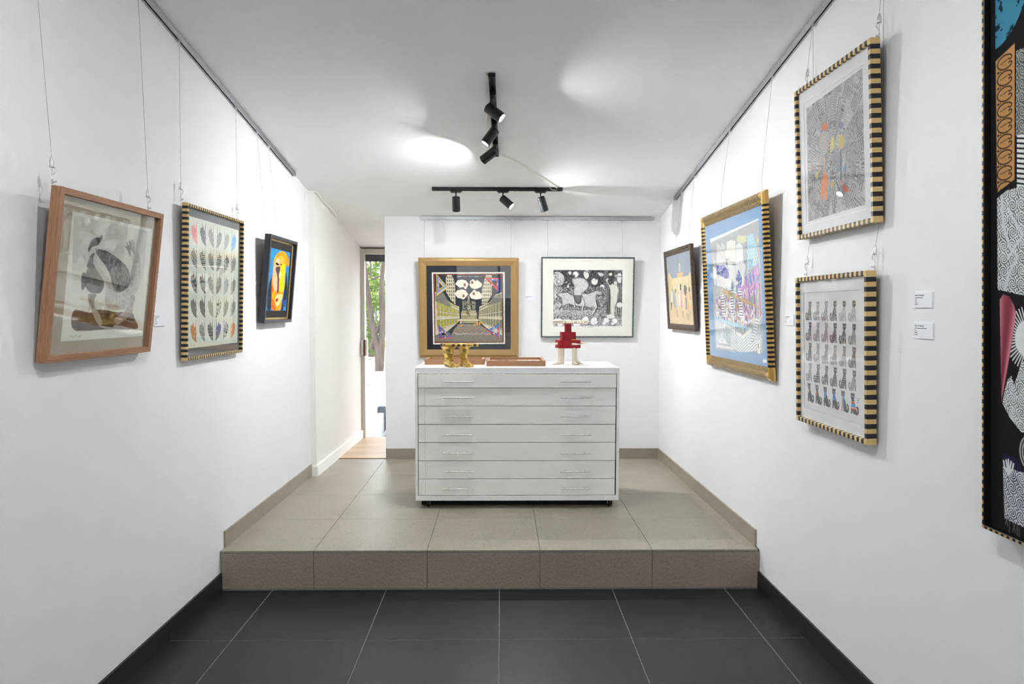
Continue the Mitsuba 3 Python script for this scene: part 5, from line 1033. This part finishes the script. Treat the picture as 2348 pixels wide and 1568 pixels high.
def foot_leg(base, dirn, seed):
    d = np.array(dirn, float); d /= np.linalg.norm(d); n = np.array([-d[1], d[0]])
    P = lambda a, b, z: np.array([d[0] * a + n[0] * b, d[1] * a + n[1] * b, z])
    bs = [hull2(P(0, 0, .112), .0135, P(0, 0, .060), .0118), hull2(P(0, 0, .060), .0118, P(0, 0, .024), .0102), hull2(P(0, 0, .026), .0108, P(-.008, 0, .0095), .0092), hull2(P(0, 0, .024), .0100, P(.030, 0, .0085), .0075), hull2(P(-.006, 0, .008), .0078, P(.030, 0, .006), .0058)]
    nails = []
    for o, L, r in ((.0105, .052, .0042), (.0045, .050, .0034), (-.0005, .048, .0032), (-.0055, .045, .0030), (-.0100, .041, .0028)):
        bs.append(hull2(P(.026, o * .8, .005), r * 1.15, P(L, o, r + .0004), r)); nails.append(ball(P(L + .001, o, r * 1.7), r * .7, 1, (1, 1, .5)))
    m = blend(bs, .0035, 6); m.vertices[:, 2] -= m.vertices[:, 2].min(); m.apply_translation(R_0 + np.array([*base, 0]))
    return m, cat(nails).apply_translation(R_0 + np.array([*base, 0]))
for base, dr_ in (((-.060, -.026), (-1, -.42)), ((.036, -.040), (.42, -1)), ((-.032, .038), (-.4, 1)), ((.056, .024), (1, .12))):
    m, nl = foot_leg(base, dr_, 0); f = put('leg', m, 'ivory_paint', k, smooth=True); put('toenails', nl, 'nail_red', f, kind='stuff', label='red painted toenails')
def hand_mesh():
    bs = [hull2(np.array([0, 0, 0]), .0085, np.array([.024, .004, 0]), .0062), hull2(np.array([0, 0, 0]), .0085, np.array([.024, -.005, 0]), .0060)]
    nails = []
    for y0, y1, L, r in ((.0078, .0105, .052, .0029), (.0028, .0035, .057, .0030), (-.0022, -.0030, .054, .0029), (-.0068, -.0092, .047, .0026)):
        a, b_, c = np.array([.020, y0, 0]), np.array([.037, (y0 + y1) / 2, .0008]), np.array([L, y1, -.0015])
        bs += [hull2(a, r * 1.15, b_, r), hull2(b_, r, c, r * .85)]; nails.append(ball(c + (-.001, 0, r * .55), r * .62, 1, (1.3, .9, .6)))
    a, b_, c = np.array([.004, .006, -.001]), np.array([.016, .0145, -.003]), np.array([.028, .0165, -.004])
    bs += [hull2(a, .0045, b_, .0036), hull2(b_, .0036, c, .0030)]; nails.append(ball(c + (0, 0, .0018), .002, 1))
    u = m3.Manifold.batch_boolean(bs, m3.OpType.Add).refine_to_length(.003).to_mesh()
    t = trimesh.Trimesh(np.array(u.vert_properties[:, :3]), np.array(u.tri_verts), process=True); trimesh.smoothing.filter_taubin(t, lamb=.4, nu=.42, iterations=4)
    return t, cat(nails)
HM, HN = hand_mesh()
for at, az in (((-.072, -.022, .140), 187), ((.028, -.058, .140), -24), ((.074, .010, .143), 6)):
    M = trimesh.transformations.rotation_matrix(math.radians(az), (0, 0, 1)); M[:3, 3] = R_0 + at
    h_ = put('hand', moved(HM, M), 'ivory_paint', k, smooth=True); put('fingernails', moved(HN, M), 'nail_red', h_, kind='stuff', label='red painted fingernails')
bs = [hull2(np.array([-.092, .004, .2885]), .0125, np.array([.02, .004, .288]), .0120), hull2(np.array([.02, .004, .288]), .0120, np.array([.128, .004, .287]), .0115)]
nl = []
for i, x in enumerate((-.030, -.006, .008, .022, .036, .066, .086, .104)):
    L = .036 + .006 * math.sin(i * 2.1)
    bs.append(hull2(np.array([x, 0, .285]), .0062, np.array([x + .002, -L, .2815]), .0048)); nl.append(ball((x + .0025, -L - .0035, .2815), .0038, 1, (1, .7, .8)))
m = blend(bs, .0045, 5); lo = m.vertices[:, 2].min(); m.apply_translation(R_0 + (0, 0, .2752 - lo)); h_ = put('finger_row', m, 'ivory_paint', k, smooth=True, label='pale row of fingers lying on top')
put('fingernails', cat(nl).apply_translation(R_0 + (0, 0, .2752 - lo)), 'nail_red', h_, kind='stuff', label='red painted fingernails')
